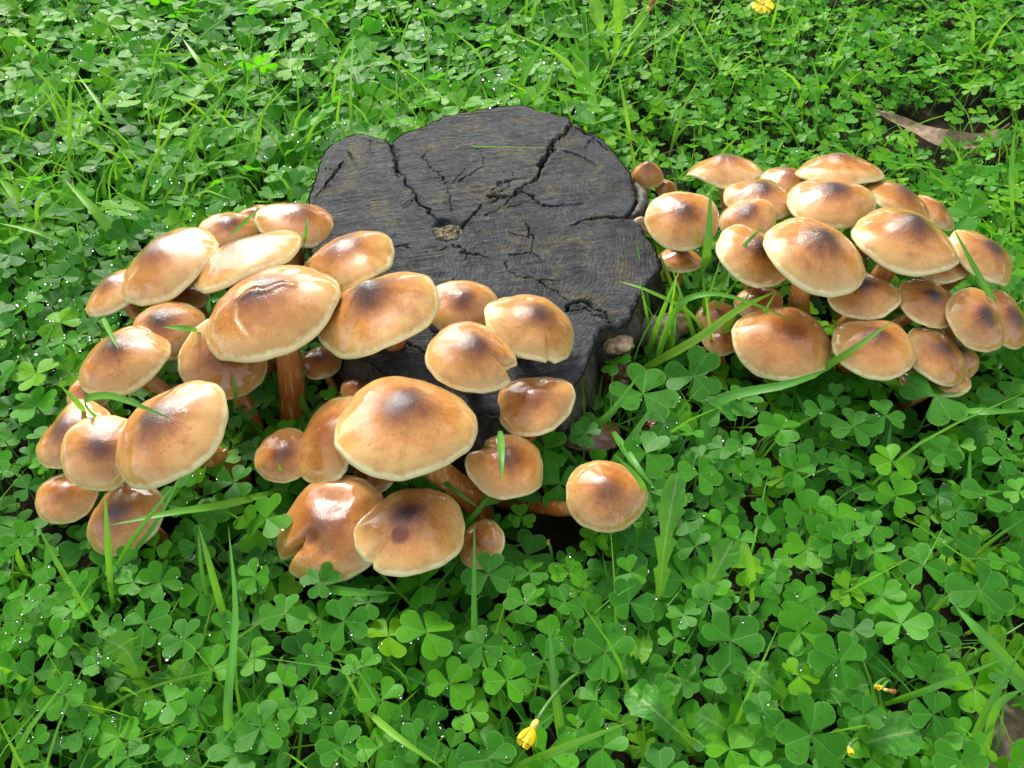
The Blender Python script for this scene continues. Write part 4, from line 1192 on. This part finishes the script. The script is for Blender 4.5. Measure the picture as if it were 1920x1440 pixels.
def blade_geo(path, width, nseg, face=None, fold=.22, twist=0.0, taper=1.0, saw=0.0, nsaw=7, blunt=False):
    """ribbon with a folded midrib along path (list of Vectors, base first)"""
    pts = catmull(path, nseg)
    V, T, F = [], [], []
    cols = (-1, -.5, 0, .5, 1)
    nc = len(cols)
    for i, p in enumerate(pts):
        t = i / (nseg - 1)
        d = (pts[min(i + 1, nseg - 1)] - pts[max(0, i - 1)]).normalized()
        f = Vector(face) if face is not None else Vector((0, -.45, .9))
        f = f - d * f.dot(d)
        if f.length < .05: f = Vector((0, -1, 0)) - d * d.dot(Vector((0, -1, 0)))
        f.normalize()
        s = d.cross(f)
        a = twist * t
        s, f = s * math.cos(a) + f * math.sin(a), f * math.cos(a) - s * math.sin(a)
        if blunt: w = width * .5 * min(1, (.28 + .9 * t)) * math.sqrt(max(0, 1 - max(0, (t - .72) / .28) ** 2.2))
        else: w = width * .5 * (min(1, .55 + t * 2.2)) * (1 - t ** (2.2 * taper)) ** .9
        if saw:
            u = (t * nsaw) % 1.0
            w *= 1 - saw * (1.15 if t < .75 else .5) * (1 - u) ** .8 * (1 if t > .08 else .3)
        w = max(w, width * .008)
        for c in cols:
            V.append(p + s * (c * w) + f * (fold * abs(c) * w))
            T.append((t, c * .5, 0))
    for i in range(nseg - 1):
        for k in range(nc - 1):
            F.append((i * nc + k, i * nc + k + 1, (i + 1) * nc + k + 1, (i + 1) * nc + k))
    return V, F, T

def blade(name, pxs, wpx, tone, label, cat, group=None, face=None, **kw):
    P = [at(x, y, z) for x, y, z in pxs]
    w = wpx * (1.08 if P[0].x > .10 and P[0].y > .55 else 1.35) * px_size(P[len(P) // 2])
    base = P[0].copy()
    nseg = kw.pop('nseg', 14); mk = kw.pop('mat', 'blade_one')
    V, F, T = blade_geo([q - base for q in P], w, nseg, face, **kw)
    o = obj(name, mesh_from(name, V, F, M[mk], attrs={'tv': T}), loc=base)
    o.color = (tone, random.random(), 0, 1)
    tag(o, label, cat, group)
    return o

GRASS = [  # points (photo x, y, height m), width px, tone, label
 ([(1190,700,.02),(1300,640,.07),(1385,580,.10),(1458,545,.105)],17,.9,'bright grass blade slanting up past the stump across the low orange cap'),
 ([(1218,720,.01),(1262,590,.09),(1318,552,.115),(1400,565,.11),(1520,617,.085)],13,.55,'grass blade arching over onto the low orange mushroom with pale back'),
 ([(1335,640,.03),(1290,585,.08),(1215,545,.10),(1160,527,.098)],9,.85,'thin bent grass blade reaching out over the stump edge'),
 ([(1205,690,.01),(1240,590,.08),(1277,500,.12)],11,.7,'pointed grass blade standing beside the dark side of the stump'),
 ([(1305,555,.03),(1325,470,.11),(1333,345,.15)],20,.5,'broad grass blade standing up before the glossy mushroom nearest the stump'),
 ([(1320,560,.03),(1372,490,.11),(1426,425,.145)],12,.5,'slanting grass blade lying across the pale rimmed crossed mushroom'),
 ([(1352,552,.03),(1364,505,.10),(1400,455,.13),(1430,428,.145)],10,.55,'narrow grass blade beside the slanting one on the crossed mushroom'),
 ([(1392,645,.03),(1420,605,.08),(1456,546,.11)],10,.7,'short straight grass blade in front of the low orange brown cap'),
 ([(1470,735,.02),(1580,668,.09),(1676,600,.12)],15,.65,'grass blade leaning on the low tan mushroom with purple crown'),
 ([(1925,680,.02),(1850,545,.11),(1786,425,.15)],17,.45,'dark broad grass blade crossing between the outer mushrooms of the right clump'),
 ([(1815,665,.02),(1850,610,.07),(1930,555,.09)],14,.6,'grass blade bending away beside the outermost brown mushroom'),
 ([(1830,690,.02),(1875,600,.08),(1900,520,.10)],9,.7,'slim upright grass blade among clover by the ridged tan mushroom'),
 ([(130,330,.03),(131,220,.10),(132,108,.15)],7,.75,'single tall upright grass blade standing above the clover left of the stump'),
 ([(240,285,.03),(200,215,.07),(146,140,.09)],9,.7,'slanted grass blade lying over clover beside the tall upright one'),
 ([(412,168,.05),(375,118,.08),(342,72,.09)],9,.85,'bright slanted grass blade in the clover far behind the left clump'),
 ([(62,412,.04),(30,368,.06),(-5,330,.06)],18,.85,'wide yellow green grass blade lying flat on the clover'),
 ([(225,452,.05),(175,392,.08),(120,335,.085)],15,.75,'broad grass blade pointing down to the broad outward tilted mushroom'),
 ([(120,455,.06),(60,432,.07),(-5,418,.07)],8,.7,'thin grass blade lying level across the clover'),
 ([(170,795,.07),(150,760,.10),(112,722,.115)],11,.85,'short bright grass blade poking between the outer brown mushrooms'),
 ([(188,790,.09),(160,752,.125),(205,742,.145),(255,758,.148),(322,786,.142)],13,.5,'drooping wet grass blade resting on the dark centre of a large tan cap'),
 ([(400,628,.09),(350,616,.12),(304,613,.122)],12,.55,'short grass blade stuck out over the sooty ridged mushroom'),
 ([(432,442,.085),(456,420,.11),(482,393,.12)],10,.5,'small grass blade lying on the bruised brown mushroom'),
 ([(568,475,.10),(573,440,.13),(577,404,.14)],7,.55,'tiny upright grass blade between two caps by the stump edge'),
 ([(194,596,.10),(206,622,.12),(223,656,.135)],8,.5,'small grass blade fallen on the lumpy orange mushroom'),
 ([(938,808,.10),(940,850,.115),(941,902,.115)],11,.5,'grass blade hanging over the notched tan mushroom'),
 ([(1210,965,.05),(1202,905,.085),(1150,850,.10)],11,.55,'pale grass blade curving round the lone leaning mushroom'),
 ([(214,1150,.01),(205,1050,.09),(197,922,.14)],14,.65,'upright grass blade standing in front of the low buried mushroom'),
 ([(515,922,.04),(430,945,.08),(320,962,.105),(205,985,.11)],15,.65,'long grass blade lying sideways before the low buried mushroom'),
 ([(188,1120,.01),(250,1010,.10),(330,905,.13)],9,.5,'slim grass blade leaning over the low buried mushroom'),
 ([(240,1050,.03),(290,985,.09),(345,880,.12)],9,.45,'dark slim grass blade rising towards the bladed large tan cap'),
 ([(430,1190,.02),(400,1080,.09),(372,985,.12)],14,.6,'tapering grass blade standing between clover leaves below the left clump'),
 ([(436,1440,.03),(428,1320,.09),(442,1150,.11),(428,985,.13)],14,.5,'very long upright grass blade running up through the front clover bed'),
 ([(150,1130,.03),(110,1060,.07),(70,985,.09)],9,.6,'thin grass stem leaning left through the clover below the outer mushrooms'),
 ([(200,1200,.03),(160,1140,.07),(110,1050,.10)],8,.65,'thin leaning grass stem beside the upright one near the buried mushroom'),
 ([(1055,1400,.03),(1040,1290,.08),(1028,1165,.10)],14,.3,'dark upright grass blade beaded with droplets below the lone mushroom'),
 ([(955,1445,.05),(1060,1400,.085),(1185,1352,.095)],14,.75,'bright grass blade lying over the clover below the nodding yellow flower'),
 ([(690,1335,.06),(750,1385,.075),(830,1440,.07)],11,.8,'bright narrow grass blade crossing the front clover leaves'),
 ([(1930,1285,.05),(1850,1200,.09),(1790,1135,.095)],20,.5,'broad grass blade cutting across the clover at the brown bare corner'),
 ([(1660,1320,.04),(1760,1285,.08),(1905,1225,.09)],10,.55,'slender grass blade stretched towards the bare brown corner'),
 ([(1800,1440,.02),(1850,1330,.07),(1925,1200,.09)],16,.42,'grass blade rising at an angle beside the bare brown corner'),
 ([(1840,1440,.02),(1865,1330,.08),(1920,1290,.09)],18,.4,'wide dull grass blade bent over the bare brown corner'),
 ([(1190,325,.03),(1178,240,.12),(1160,135,.17)],12,.9,'tall bright grass blade standing behind the right edge of the stump'),
 ([(1360,150,.04),(1325,90,.09),(1285,15,.11)],8,.85,'bright grass blade leaning left behind the right hand clump'),
 ([(1560,130,.04),(1580,80,.08),(1610,15,.10)],7,.85,'bright thin grass blade far behind the flat wide mushroom'),
 ([(1900,440,.03),(1895,330,.10),(1905,220,.13)],14,.6,'upright grass blade beside the outer rim of the right hand clump'),
 ([(1280,430,.06),(1310,385,.10),(1400,275,.11)],7,.7,'thin grass blade leaning over the rear saddle shaped cap'),
 ([(812,888,.06),(860,925,.07),(905,958,.05)],7,.3,'dark thin grass blade in the shade under the biggest cap'),
 ([(1075,830,.02),(1140,780,.06),(1200,700,.09)],13,.45,'grass blade growing from the foot of the stump'),
 ([(1130,905,.02),(1165,850,.05),(1235,745,.08)],16,.4,'broad dark grass blade beside the foot of the stump'),
 ([(1150,810,.05),(1190,870,.07),(1240,930,.06)],13,.45,'grass blade bent down beside the lone leaning mushroom'),
 ([(1410,1130,.03),(1408,1070,.08),(1395,1020,.10),(1388,1060,.09)],14,.75,'grass blade curled over the bright clover leaf below the right clump'),
 ([(590,1100,.03),(660,1110,.06),(745,1112,.06)],14,.5,'short cut grass blade lying under the slit mushroom'),
 ([(545,905,.05),(530,885,.07),(520,868,.085)],7,.35,'small dark grass blade before the small dark orange mushroom'),
 ([(860,640,.0),(735,630,.05),(655,700,.05)],14,.4,'shaded grass blade behind the stems under the peaked mushroom'),
 ([(585,790,.02),(560,730,.05),(575,690,.07)],9,.6,'short green grass shoot at the foot of the thick orange stem'),
 ([(440,770,.05),(443,735,.08),(436,700,.09)],10,.75,'small bright grass shoot beside the plain ochre mushroom'),
 ([(870,985,.03),(895,960,.05),(935,910,.06)],9,.6,'slanting grass blade over the small pale low mushroom'),
 ([(1330,880,.02),(1335,760,.06),(1480,720,.09),(1560,690,.08)],18,.4,'broad dark grass blade under the low orange brown cap'),
 ([(1790,770,.05),(1850,772,.07),(1930,770,.06)],14,.45,'level grass blade beside the lowest mushroom of the right clump'),
]
_gg = random.Random(5)
for _k in range(12):      # the tuft between stump and right hand clump
    bx, by = _gg.uniform(1215, 1345), _gg.uniform(640, 700)
    tx, ty = bx + _gg.uniform(-70, 90), by - _gg.uniform(130, 210)
    GRASS.append(([(bx, by, .0), ((bx * 2 + tx) / 3 + _gg.uniform(-8, 8), by - (by - ty) * .45, .06), (tx, ty, _gg.uniform(.09, .13))], _gg.uniform(8, 13), _gg.uniform(.5, .85), 'slim grass blade in the tuft between stump and right hand clump'))
_tuft = sorted([g_ for g_ in GRASS if 'in the tuft' in g_[3]], key=lambda g_: g_[0][0][0])
for _k, g_ in enumerate(_tuft):
    GRASS[GRASS.index(g_)] = (*g_[:3], f"slim tuft grass blade, {'first second third fourth fifth sixth seventh eighth ninth tenth eleventh twelfth'.split()[_k]} by its root going from stump to right hand clump")
for P, w, t, lab in GRASS:
    blade("grass_blade", P, w, t, lab, "grass blade", "grass blades picked out around the stump", twist=random.uniform(-.5, .5))

# broad toothed leaves of a dandelion-like herb
HERB = [
 ([(1232,1180,.0),(1240,1080,.06),(1252,985,.10),(1272,885,.13)],44,.55,.5,'long toothed herb leaf standing upright below the lone mushroom'),
 ([(1292,1185,.0),(1328,1100,.06),(1352,1055,.08),(1374,1012,.09)],48,.5,.45,'second toothed herb leaf leaning right beside the upright one'),
 ([(292,1322,.0),(262,1270,.04),(238,1222,.06),(200,1200,.07)],60,.68,.5,'light green lobed herb leaf below the low buried mushroom, tip bent left'),
 ([(300,1335,.0),(325,1290,.05),(352,1238,.07)],46,.72,.55,'light green lobed herb leaf with ragged edge pointing up'),
 ([(318,1352,.0),(282,1318,.04),(250,1312,.05)],44,.78,.5,'small ragged lobed herb leaf between two larger ones'),
 ([(210,1350,.01),(170,1330,.04),(128,1312,.045)],52,.6,.45,'lobed herb leaf lying low at the left of the rosette'),
 ([(318,1430,.01),(330,1400,.05),(348,1372,.06)],44,.62,.4,'short toothed herb leaf beneath the light green rosette'),
 ([(1412,1268,.01),(1470,1252,.05),(1548,1238,.06)],56,.45,.5,'toothed herb leaf lying level under the front clover bed'),
 ([(1508,1300,.02),(1560,1292,.05),(1628,1284,.055)],64,.48,.4,'wide toothed herb leaf pointing at the small yellow petals'),
 ([(1500,1330,.01),(1450,1290,.05),(1400,1250,.055)],52,.55,.5,'pale herb leaf with wavy edge under the large dark clover'),
 ([(1405,1410,.0),(1350,1362,.05),(1305,1338,.06)],56,.62,.5,'curly toothed herb leaf in the front of the clover bed'),
 ([(1172,1212,.02),(1195,1215,.05),(1222,1222,.055)],44,.85,.3,'short yellow green herb leaf below the upright toothed one'),
 ([(1320,1420,.01),(1270,1370,.05),(1225,1330,.07),(1180,1292,.06)],60,.4,.4,'crumpled dark herb leaf beside the nodding yellow flower'),
 ([(1560,1420,.0),(1640,1388,.05),(1725,1368,.06)],70,.42,.35,'broad dull herb leaf by the small round yellow petal'),
 ([(1690,1440,.0),(1760,1420,.04),(1800,1432,.05)],44,.55,.3,'low herb leaf near the bare brown corner'),
 ([(1140,118,.03),(1128,60,.10),(1112,-5,.14)],30,.85,.4,'bright toothed herb leaf standing in the far rosette, leaning left'),
 ([(1150,120,.03),(1158,60,.10),(1162,-10,.15)],26,.9,.4,'bright toothed herb leaf standing tallest in the far rosette'),
 ([(1165,118,.03),(1190,70,.09),(1212,18,.12)],26,.88,.4,'bright toothed herb leaf of the far rosette leaning right'),
 ([(1130,100,.03),(1090,70,.06),(1040,62,.07)],26,.75,.4,'toothed herb leaf of the far rosette lying level'),
 ([(1180,110,.03),(1240,70,.07),(1275,45,.09)],22,.85,.4,'narrow toothed herb leaf of the far rosette spreading right'),
 ([(70,40,.04),(30,18,.07),(-20,5,.08)],44,.9,.1,'big smooth bright leaf lying in the farthest left clover'),
]
for P, w, t, sw, lab in HERB:
    blade("herb_leaf", P, w, t - .12, lab, "herb leaf", "toothed herb leaves in the lawn", saw=sw, nsaw=random.choice((4, 5, 6)), blunt=True, mat='herb', nseg=56, fold=.20, twist=random.uniform(-.3, .3))

# loose grass, far too much of it to count
def mass_grass():
    VV, FF, TT, TO, RN = [], [], [], [], []
    off = 0
    N = 4300
    while N > 0:
        y = rng.uniform(.12, 2.2) if N > 1500 else rng.uniform(.12, .66); x = rng.uniform(-1, 1) * (.42 + .62 * y)
        clump = fbm(np.array([x, y, 7]), 4.0, 2)
        if rng.random() > (.50 if y < .65 else .36) + .9 * clump: continue
        if in_stump(x, y, .008): continue
        if density(x, y) < .3: continue
        lim, inside, near = cap_limit(x, y, .05)
        if inside or near < .002: continue
        N -= 1
        h = rng.uniform(.045, .110) * (1.2 if y > .75 else .85)
        if x > .12 and .8 < y < 1.25: h *= .7
        if N <= 1500: h = rng.uniform(.02, .055)
        elif y < .66 and rng.random() < .14: h = rng.uniform(.08, .125)
        h = min(h, lim * .95 if lim < 1 else h)
        lean = rng.normal(size=2) * (.5 if N > 1500 else .9)
        b = Vector((x, y, -.002))
        P = [b, b + Vector((lean[0] * h * .35, lean[1] * h * .35, h * .62)), b + Vector((lean[0] * h * 1.1, lean[1] * h * 1.1, h))]
        V, F, T = blade_geo(P, rng.choice([rng.uniform(.0014, .0030), rng.uniform(.0030, .0062)]), 7, (rng.normal(), -1 + rng.normal() * .5, .4), twist=rng.normal() * .6)
        VV.append(np.array([list(v) for v in V])); FF.append(np.array(F) + off); TT.append(np.array(T))
        TO.append(np.full(len(V), np.clip(rng.normal(.72 if y > .7 else .55, .16), .1, 1))); RN.append(np.full(len(V), rng.random()))  # sunlit look of the far grass painted in as a brighter tone
        off += len(V)
    o = obj("loose_grass", big_mesh("loose_grass", np.concatenate(VV), np.concatenate(FF), M['blade_mass'], {'tv': np.concatenate(TT), 'tone': np.concatenate(TO), 'rnd': np.concatenate(RN)}))
    tag(o, "thin loose grass growing through the clover lawn", "grass", kind="stuff")
mass_grass()

# ------------------------------------------------------------------ water
def ico(sub):
    bm = bmesh.new()
    bmesh.ops.create_icosphere(bm, subdivisions=sub, radius=1.0)
    V = np.array([list(v.co) for v in bm.verts]); F = np.array([[q.index for q in f.verts] for f in bm.faces])
    bm.free()
    V = V.copy(); V[:, 2] = np.where(V[:, 2] < 0, V[:, 2] * .35, V[:, 2] * .72)
    return V, F
ICO_S, ICO_B = ico(2), ico(3)
DROP_ME = big_mesh("water_droplet", ICO_B[0], ICO_B[1], M['drop'])
def build_drops():
    hero_sites = [s for s in drop_sites if s[3]]
    rng.shuffle(hero_sites)
    chosen = [s for s in hero_sites if in_frame(s[0], -10)][:200]
    ranks = rank_by_landmark([s[0] for s in chosen])
    for (p, nz, d, h), (lw, orw) in zip(chosen, ranks):
        r = rng.choice([.0007, .0010, .0014, .0020, .0030], p=[.34, .26, .20, .12, .08])
        o = obj("water_droplet", DROP_ME, loc=p + nz * (r * .25))
        o.rotation_euler = nz.to_track_quat('Z', 'Y').to_euler()
        o.scale = (r, r * rng.uniform(.8, 1.1), r)
        size = 'large' if r > .0021 else 'small'
        tag(o, f"{size} droplet {orw} the {lw}", "water droplet", "water droplets on clover")
    VV, FF, off = [], [], 0
    sites = [s for s in drop_sites if not s[3]] + hero_sites[300:]
    for (p, nz, d, h) in sites:
        wet = 1.0 if p.x < .1 else .55
        if rng.random() > (.75 if p.y > .6 and p.x < .1 else .6) * wet: continue
        r = float(rng.choice([.0005, .0008, .0012, .0020], p=[.42, .33, .18, .07])) * (1.5 if p.y > .6 and p.x < .1 else .85)
        B = np.array(orient(nz)).T * r
        VV.append(ICO_S[0] @ B + np.array(p + nz * (r * .2))); FF.append(ICO_S[1] + off); off += len(ICO_S[0])
    o = obj("dew", big_mesh("dew", np.concatenate(VV), np.concatenate(FF), M['drop']))
    tag(o, "fine dew beads scattered over the clover lawn", "dew", kind="stuff")
build_drops()

# ------------------------------------------------------------------ small flowers
def petal_mesh(L, W, curl, mat, n=6):
    V, F = [], []
    for i in range(n):
        t = i / (n - 1)
        w = W * .5 * (.35 + .65 * math.sin(min(1, t * 1.15) * PI * .62)) * (1 if t < .99 else .75)
        for c in (-1, 0, 1):
            V.append((t * L * math.cos(curl * t), c * w, t * L * math.sin(curl * t) + .12 * abs(c) * w))
    for i in range(n - 1):
        for k in range(2):
            F.append((i * 3 + k, i * 3 + k + 1, i * 3 + k + 4, i * 3 + k + 3))
    return mesh_from("petal", V, F, mat)

def flower(px, py, z, d_px, nodding, label, basepx, mat='petal', npet=9, closed=.9):
    c = at(px, py, z); b = at(*basepx, -.002)
    s = px_size(c)
    root = empty("yellow_flower", b)
    tag(root, label, "flower", "small yellow flowers in the lawn")
    L = d_px * s
    ax = Vector(nodding).normalized()
    Rm = orient(ax)
    # stalk
    top = c - ax * L * .35
    pts = bezier(b, b + Vector((0, 0, max(.02, z * .7))), top - ax * L * .5 + Vector((0, 0, .008)), top, 12)
    V, F, T = tube([q - b for q in pts], [.0011] * 12, 6)
    obj("stalk", mesh_from("stalk", V, F, M['stalk']), root)
    # green cup
    prof_ = [(-.38, .05), (-.28, .13), (-.08, .16), (.10, .14)]
    V, F, T = tube([Vector((0, 0, a * L)) for a, r in prof_], [r * L for a, r in prof_], 10)
    cup = obj("sepal_cup", mesh_from("sepal_cup", V, F, M['sepal']), root)
    m = Rm.to_4x4(); m.translation = c - b
    cup.matrix_basis = m
    pm = petal_mesh(L * .80, L * .34, -.4 if closed < .6 else .35, M[mat])
    for k in range(npet):
        pt = obj("petal", pm, root)
        a = k * 2 * PI / npet + random.uniform(-.1, .1)
        tilt = closed + random.uniform(-.18, .18)
        mm = Matrix.Rotation(a, 4, 'Z') @ Matrix.Translation((L * .08, 0, 0)) @ Matrix.Rotation(-tilt, 4, 'Y')
        pt.matrix_basis = m @ mm
flower(1000, 1364, .088, 48, (-.45, -.80, .05), 'half closed yellow flower nodding on a thin stalk above the front clover', (1100, 1290), npet=8, closed=.85)
flower(1430, 8, .10, 25, (.1, -.3, .9), 'open yellow flower far behind the right hand clump', (1425, 30), npet=14, closed=.35)
flower(1218, 14, .13, 26, (.3, 0, 1), 'withered orange flower head on a stalk in the far rosette', (1180, 110), mat='petal_dull', closed=1.2)
flower(1593, 1405, .064, 28, (-.2, -.6, .6), 'small round yellow flower peeping from the front leaves', (1600, 1420), npet=9, closed=1.35)
flower(1643, 1288, .066, 24, (-.1, -.4, .8), 'tiny yellow bud beside its faded twin in the front bed', (1650, 1310), npet=6, closed=1.45)
flower(1663, 1294, .062, 22, (.5, -.4, .5), 'tiny faded orange bud beside the yellow one in the front bed', (1655, 1312), mat='petal_dull', npet=6, closed=1.45)
flower(1028, 1018, .075, 14, (.1, -.1, 1), 'dark red tipped bud on a stalk below the long curved stem', (1035, 1100), mat='petal_dull', npet=6, closed=1.3)

# ------------------------------------------------------------------ fallen things
def dead_leaf():
    P = [at(1893, 232, .052), at(1845, 262, .040), at(1790, 266, .036), at(1740, 252, .036), at(1690, 230, .038), at(1642, 206, .042)]
    base = P[0].copy()
    V, F, T = [], [], []
    pts = catmull([q - base for q in P], 30)
    w0 = 18 * px_size(P[2])
    for i, p in enumerate(pts):
        t = i / 29
        w = w0 * math.sin(min(1, max(.02, (t - .06) / .94)) ** .75 * PI) ** .8 if t > .07 else .0012
        w = max(w, .0012)
        d = (pts[min(i + 1, 29)] - pts[max(0, i - 1)]).normalized()
        s = d.cross(Vector((0, -.55, .85))).normalized()
        nrm = s.cross(d)
        for c in (-1, -.5, 0, .5, 1):
            V.append(p + s * c * w + nrm * (.35 * c * c * w + .002 * math.sin(t * 14 + c * 2)))
    for i in range(29):
        for k in range(4):
            F.append((i * 5 + k, i * 5 + k + 1, i * 5 + k + 6, i * 5 + k + 5))
    o = obj("fallen_leaf", mesh_from("fallen_leaf", V, F, M['dead_leaf']), loc=base)
    tag(o, "long curled dry brown leaf lying on bare soil behind the right clump", "dead leaf")
dead_leaf()

def lump(name, px, py, z, size, mat, label, cat, asp=(1, 1, .8), seed=1, rough=.35):
    bm = bmesh.new()
    bmesh.ops.create_icosphere(bm, subdivisions=4, radius=1)
    V = np.array([list(v.co) for v in bm.verts]); F = [[q.index for q in f.verts] for f in bm.faces]; bm.free()
    n = fbm(V + seed * 11, 1.1, 4)
    V = V * (1 + 1.3 * rough * n[:, None] + .10 * fbm(V + seed, 4.0, 3)[:, None]) * np.array(asp) * size
    c = at(px, py, z)
    o = obj(name, mesh_from(name, V, F, M[mat]), loc=c)
    tag(o, label, cat)
    return o
lump("mushroom_scrap", 1158, 646, .060, .011, 'pale', 'pale torn mushroom scrap stuck to the front right side of the stump', 'mushroom scrap', (1.2, .7, .75), 3, .6)
lump("rotten_mushroom", 1160, 692, .040, .013, 'rot', 'wrinkled red brown rotten mushroom below the pale torn scrap', 'rotten mushroom', (1.1, .9, 1.0), 5, .5)
lump("rotten_mushroom", 1152, 712, .030, .010, 'rot', 'smaller dark red rotten lump against the foot of the stump', 'rotten mushroom', (1.2, .9, .8), 8, .5)
lump("mushroom_scrap", 1232, 632, .035, .018, 'chalk', 'chalky speckled mushroom remnant behind the crossing grass blades', 'mushroom scrap', (1.0, .8, 1.3), 13, .5)
lump("mushroom_scrap", 1268, 606, .045, .013, 'pale', 'thick pale mushroom chunk behind the crossing grass blades', 'mushroom scrap', (1.2, .7, 1.0), 17, .45)
lump("mushroom_button", 1198, 428, .075, .011, 'pale', 'small pinkish mushroom button squeezed between stump and glossy cap', 'mushroom button', (.8, .8, 1.2), 21, .3)
lump("rotten_mushroom", 1095, 815, .030, .020, 'rot', 'flattened purple brown rotten mushroom flap at the foot of the stump', 'rotten mushroom', (1.4, .9, .35), 25, .5)
lump("rotten_mushroom", 1235, 800, .022, .012, 'rot', 'dark orange rotten lump under the clover below the stump', 'rotten mushroom', (1.3, .8, .6), 29, .5)
lump("fallen_bark", 1900, 1405, .012, .030, 'twig', 'brown piece of bark lying on the bare front corner', 'bark piece', (.8, 1.3, .35), 33, .5)

def twig(pxs, r, label):
    P = [at(*q) for q in pxs]
    b = P[0].copy()
    V, F, T = tube(catmull([q - b for q in P], 10), [r * (1.1 - .06 * i) for i in range(10)], 7)
    o = obj("twig", mesh_from("twig", V, F, M['twig']), loc=b)
    tag(o, label, "twig", "dead twigs on bare soil")
twig([(1180,268,.02),(1215,285,.022),(1262,300,.02)], .0022, 'thick dead twig on the soil behind the stump edge')
twig([(1205,300,.02),(1240,290,.024),(1275,278,.02)], .0013, 'thin dead twig crossing the thicker one behind the stump')
twig([(1800,300,.01),(1850,285,.015),(1915,275,.012)], .0014, 'thin dead twig beside the curled dry leaf')
twig([(1480,178,.02),(1430,172,.024),(1395,168,.02)], .0012, 'short dead twig in the clover behind the right hand clump')
twig([(752,385,.0872),(762,377,.088),(774,368,.0874)], .0010, 'tiny splinter of wood lying on the sawn stump top')
twig([(1770,1180,.03),(1755,1200,.03),(1735,1222,.02)], .0009, 'thin straw lying in the front bed near the bare corner')

# ------------------------------------------------------------------ the wood that stands round the lawn (seen in the wet skins)
def distant_trees():
    g = np.random.default_rng(3)
    VV, FF, off = [], [], 0
    for k in range(15):
        az = math.radians(-75 + 150 * k / 14 + g.normal() * 3)
        if abs(math.degrees(az) + 20) < 22: continue          # the gap the sun comes through
        dist = g.uniform(8, 12)
        bx, by = dist * math.sin(az), dist * math.cos(az)
        hgt = g.uniform(5.5, 8.5)
        n = 1500
        u = g.normal(size=(n, 3)); u /= np.linalg.norm(u, axis=1)[:, None]
        rad = g.random(n) ** .4
        C = u * rad[:, None] * np.array([2.2, 2.2, hgt * .42]) + np.array([bx, by, hgt * .58])
        C += .5 * np.stack([vnoise(C, .6), vnoise(C + 9, .6), vnoise(C + 17, .6)], -1)
        s = g.uniform(.14, .30, n)
        a, b = g.normal(size=(n, 3)), g.normal(size=(n, 3))
        a /= np.linalg.norm(a, axis=1)[:, None]
        b -= a * (a * b).sum(1)[:, None]; b /= np.linalg.norm(b, axis=1)[:, None]
        q = np.stack([C - a * s[:, None], C - b * s[:, None] * .6, C + a * s[:, None], C + b * s[:, None] * .6], 1)
        VV.append(q.reshape(-1, 3)); FF.append(np.arange(n * 4).reshape(n, 4) + off); off += n * 4
        V, F, T = tube([Vector((bx, by, -.1)), Vector((bx + .1, by, hgt * .3)), Vector((bx, by, hgt * .75))], [.22, .17, .06], 8, cap=False)
        VV.append(np.array([list(v) for v in V])); FF.append(np.array(F) + off); off += len(V)
    o = obj("distant_trees", big_mesh("distant_trees", np.concatenate(VV), np.concatenate(FF), M['tree_leaf'], smooth=False))
    tag(o, "leafy wood standing beyond the lawn", "trees", kind="stuff")
distant_trees()
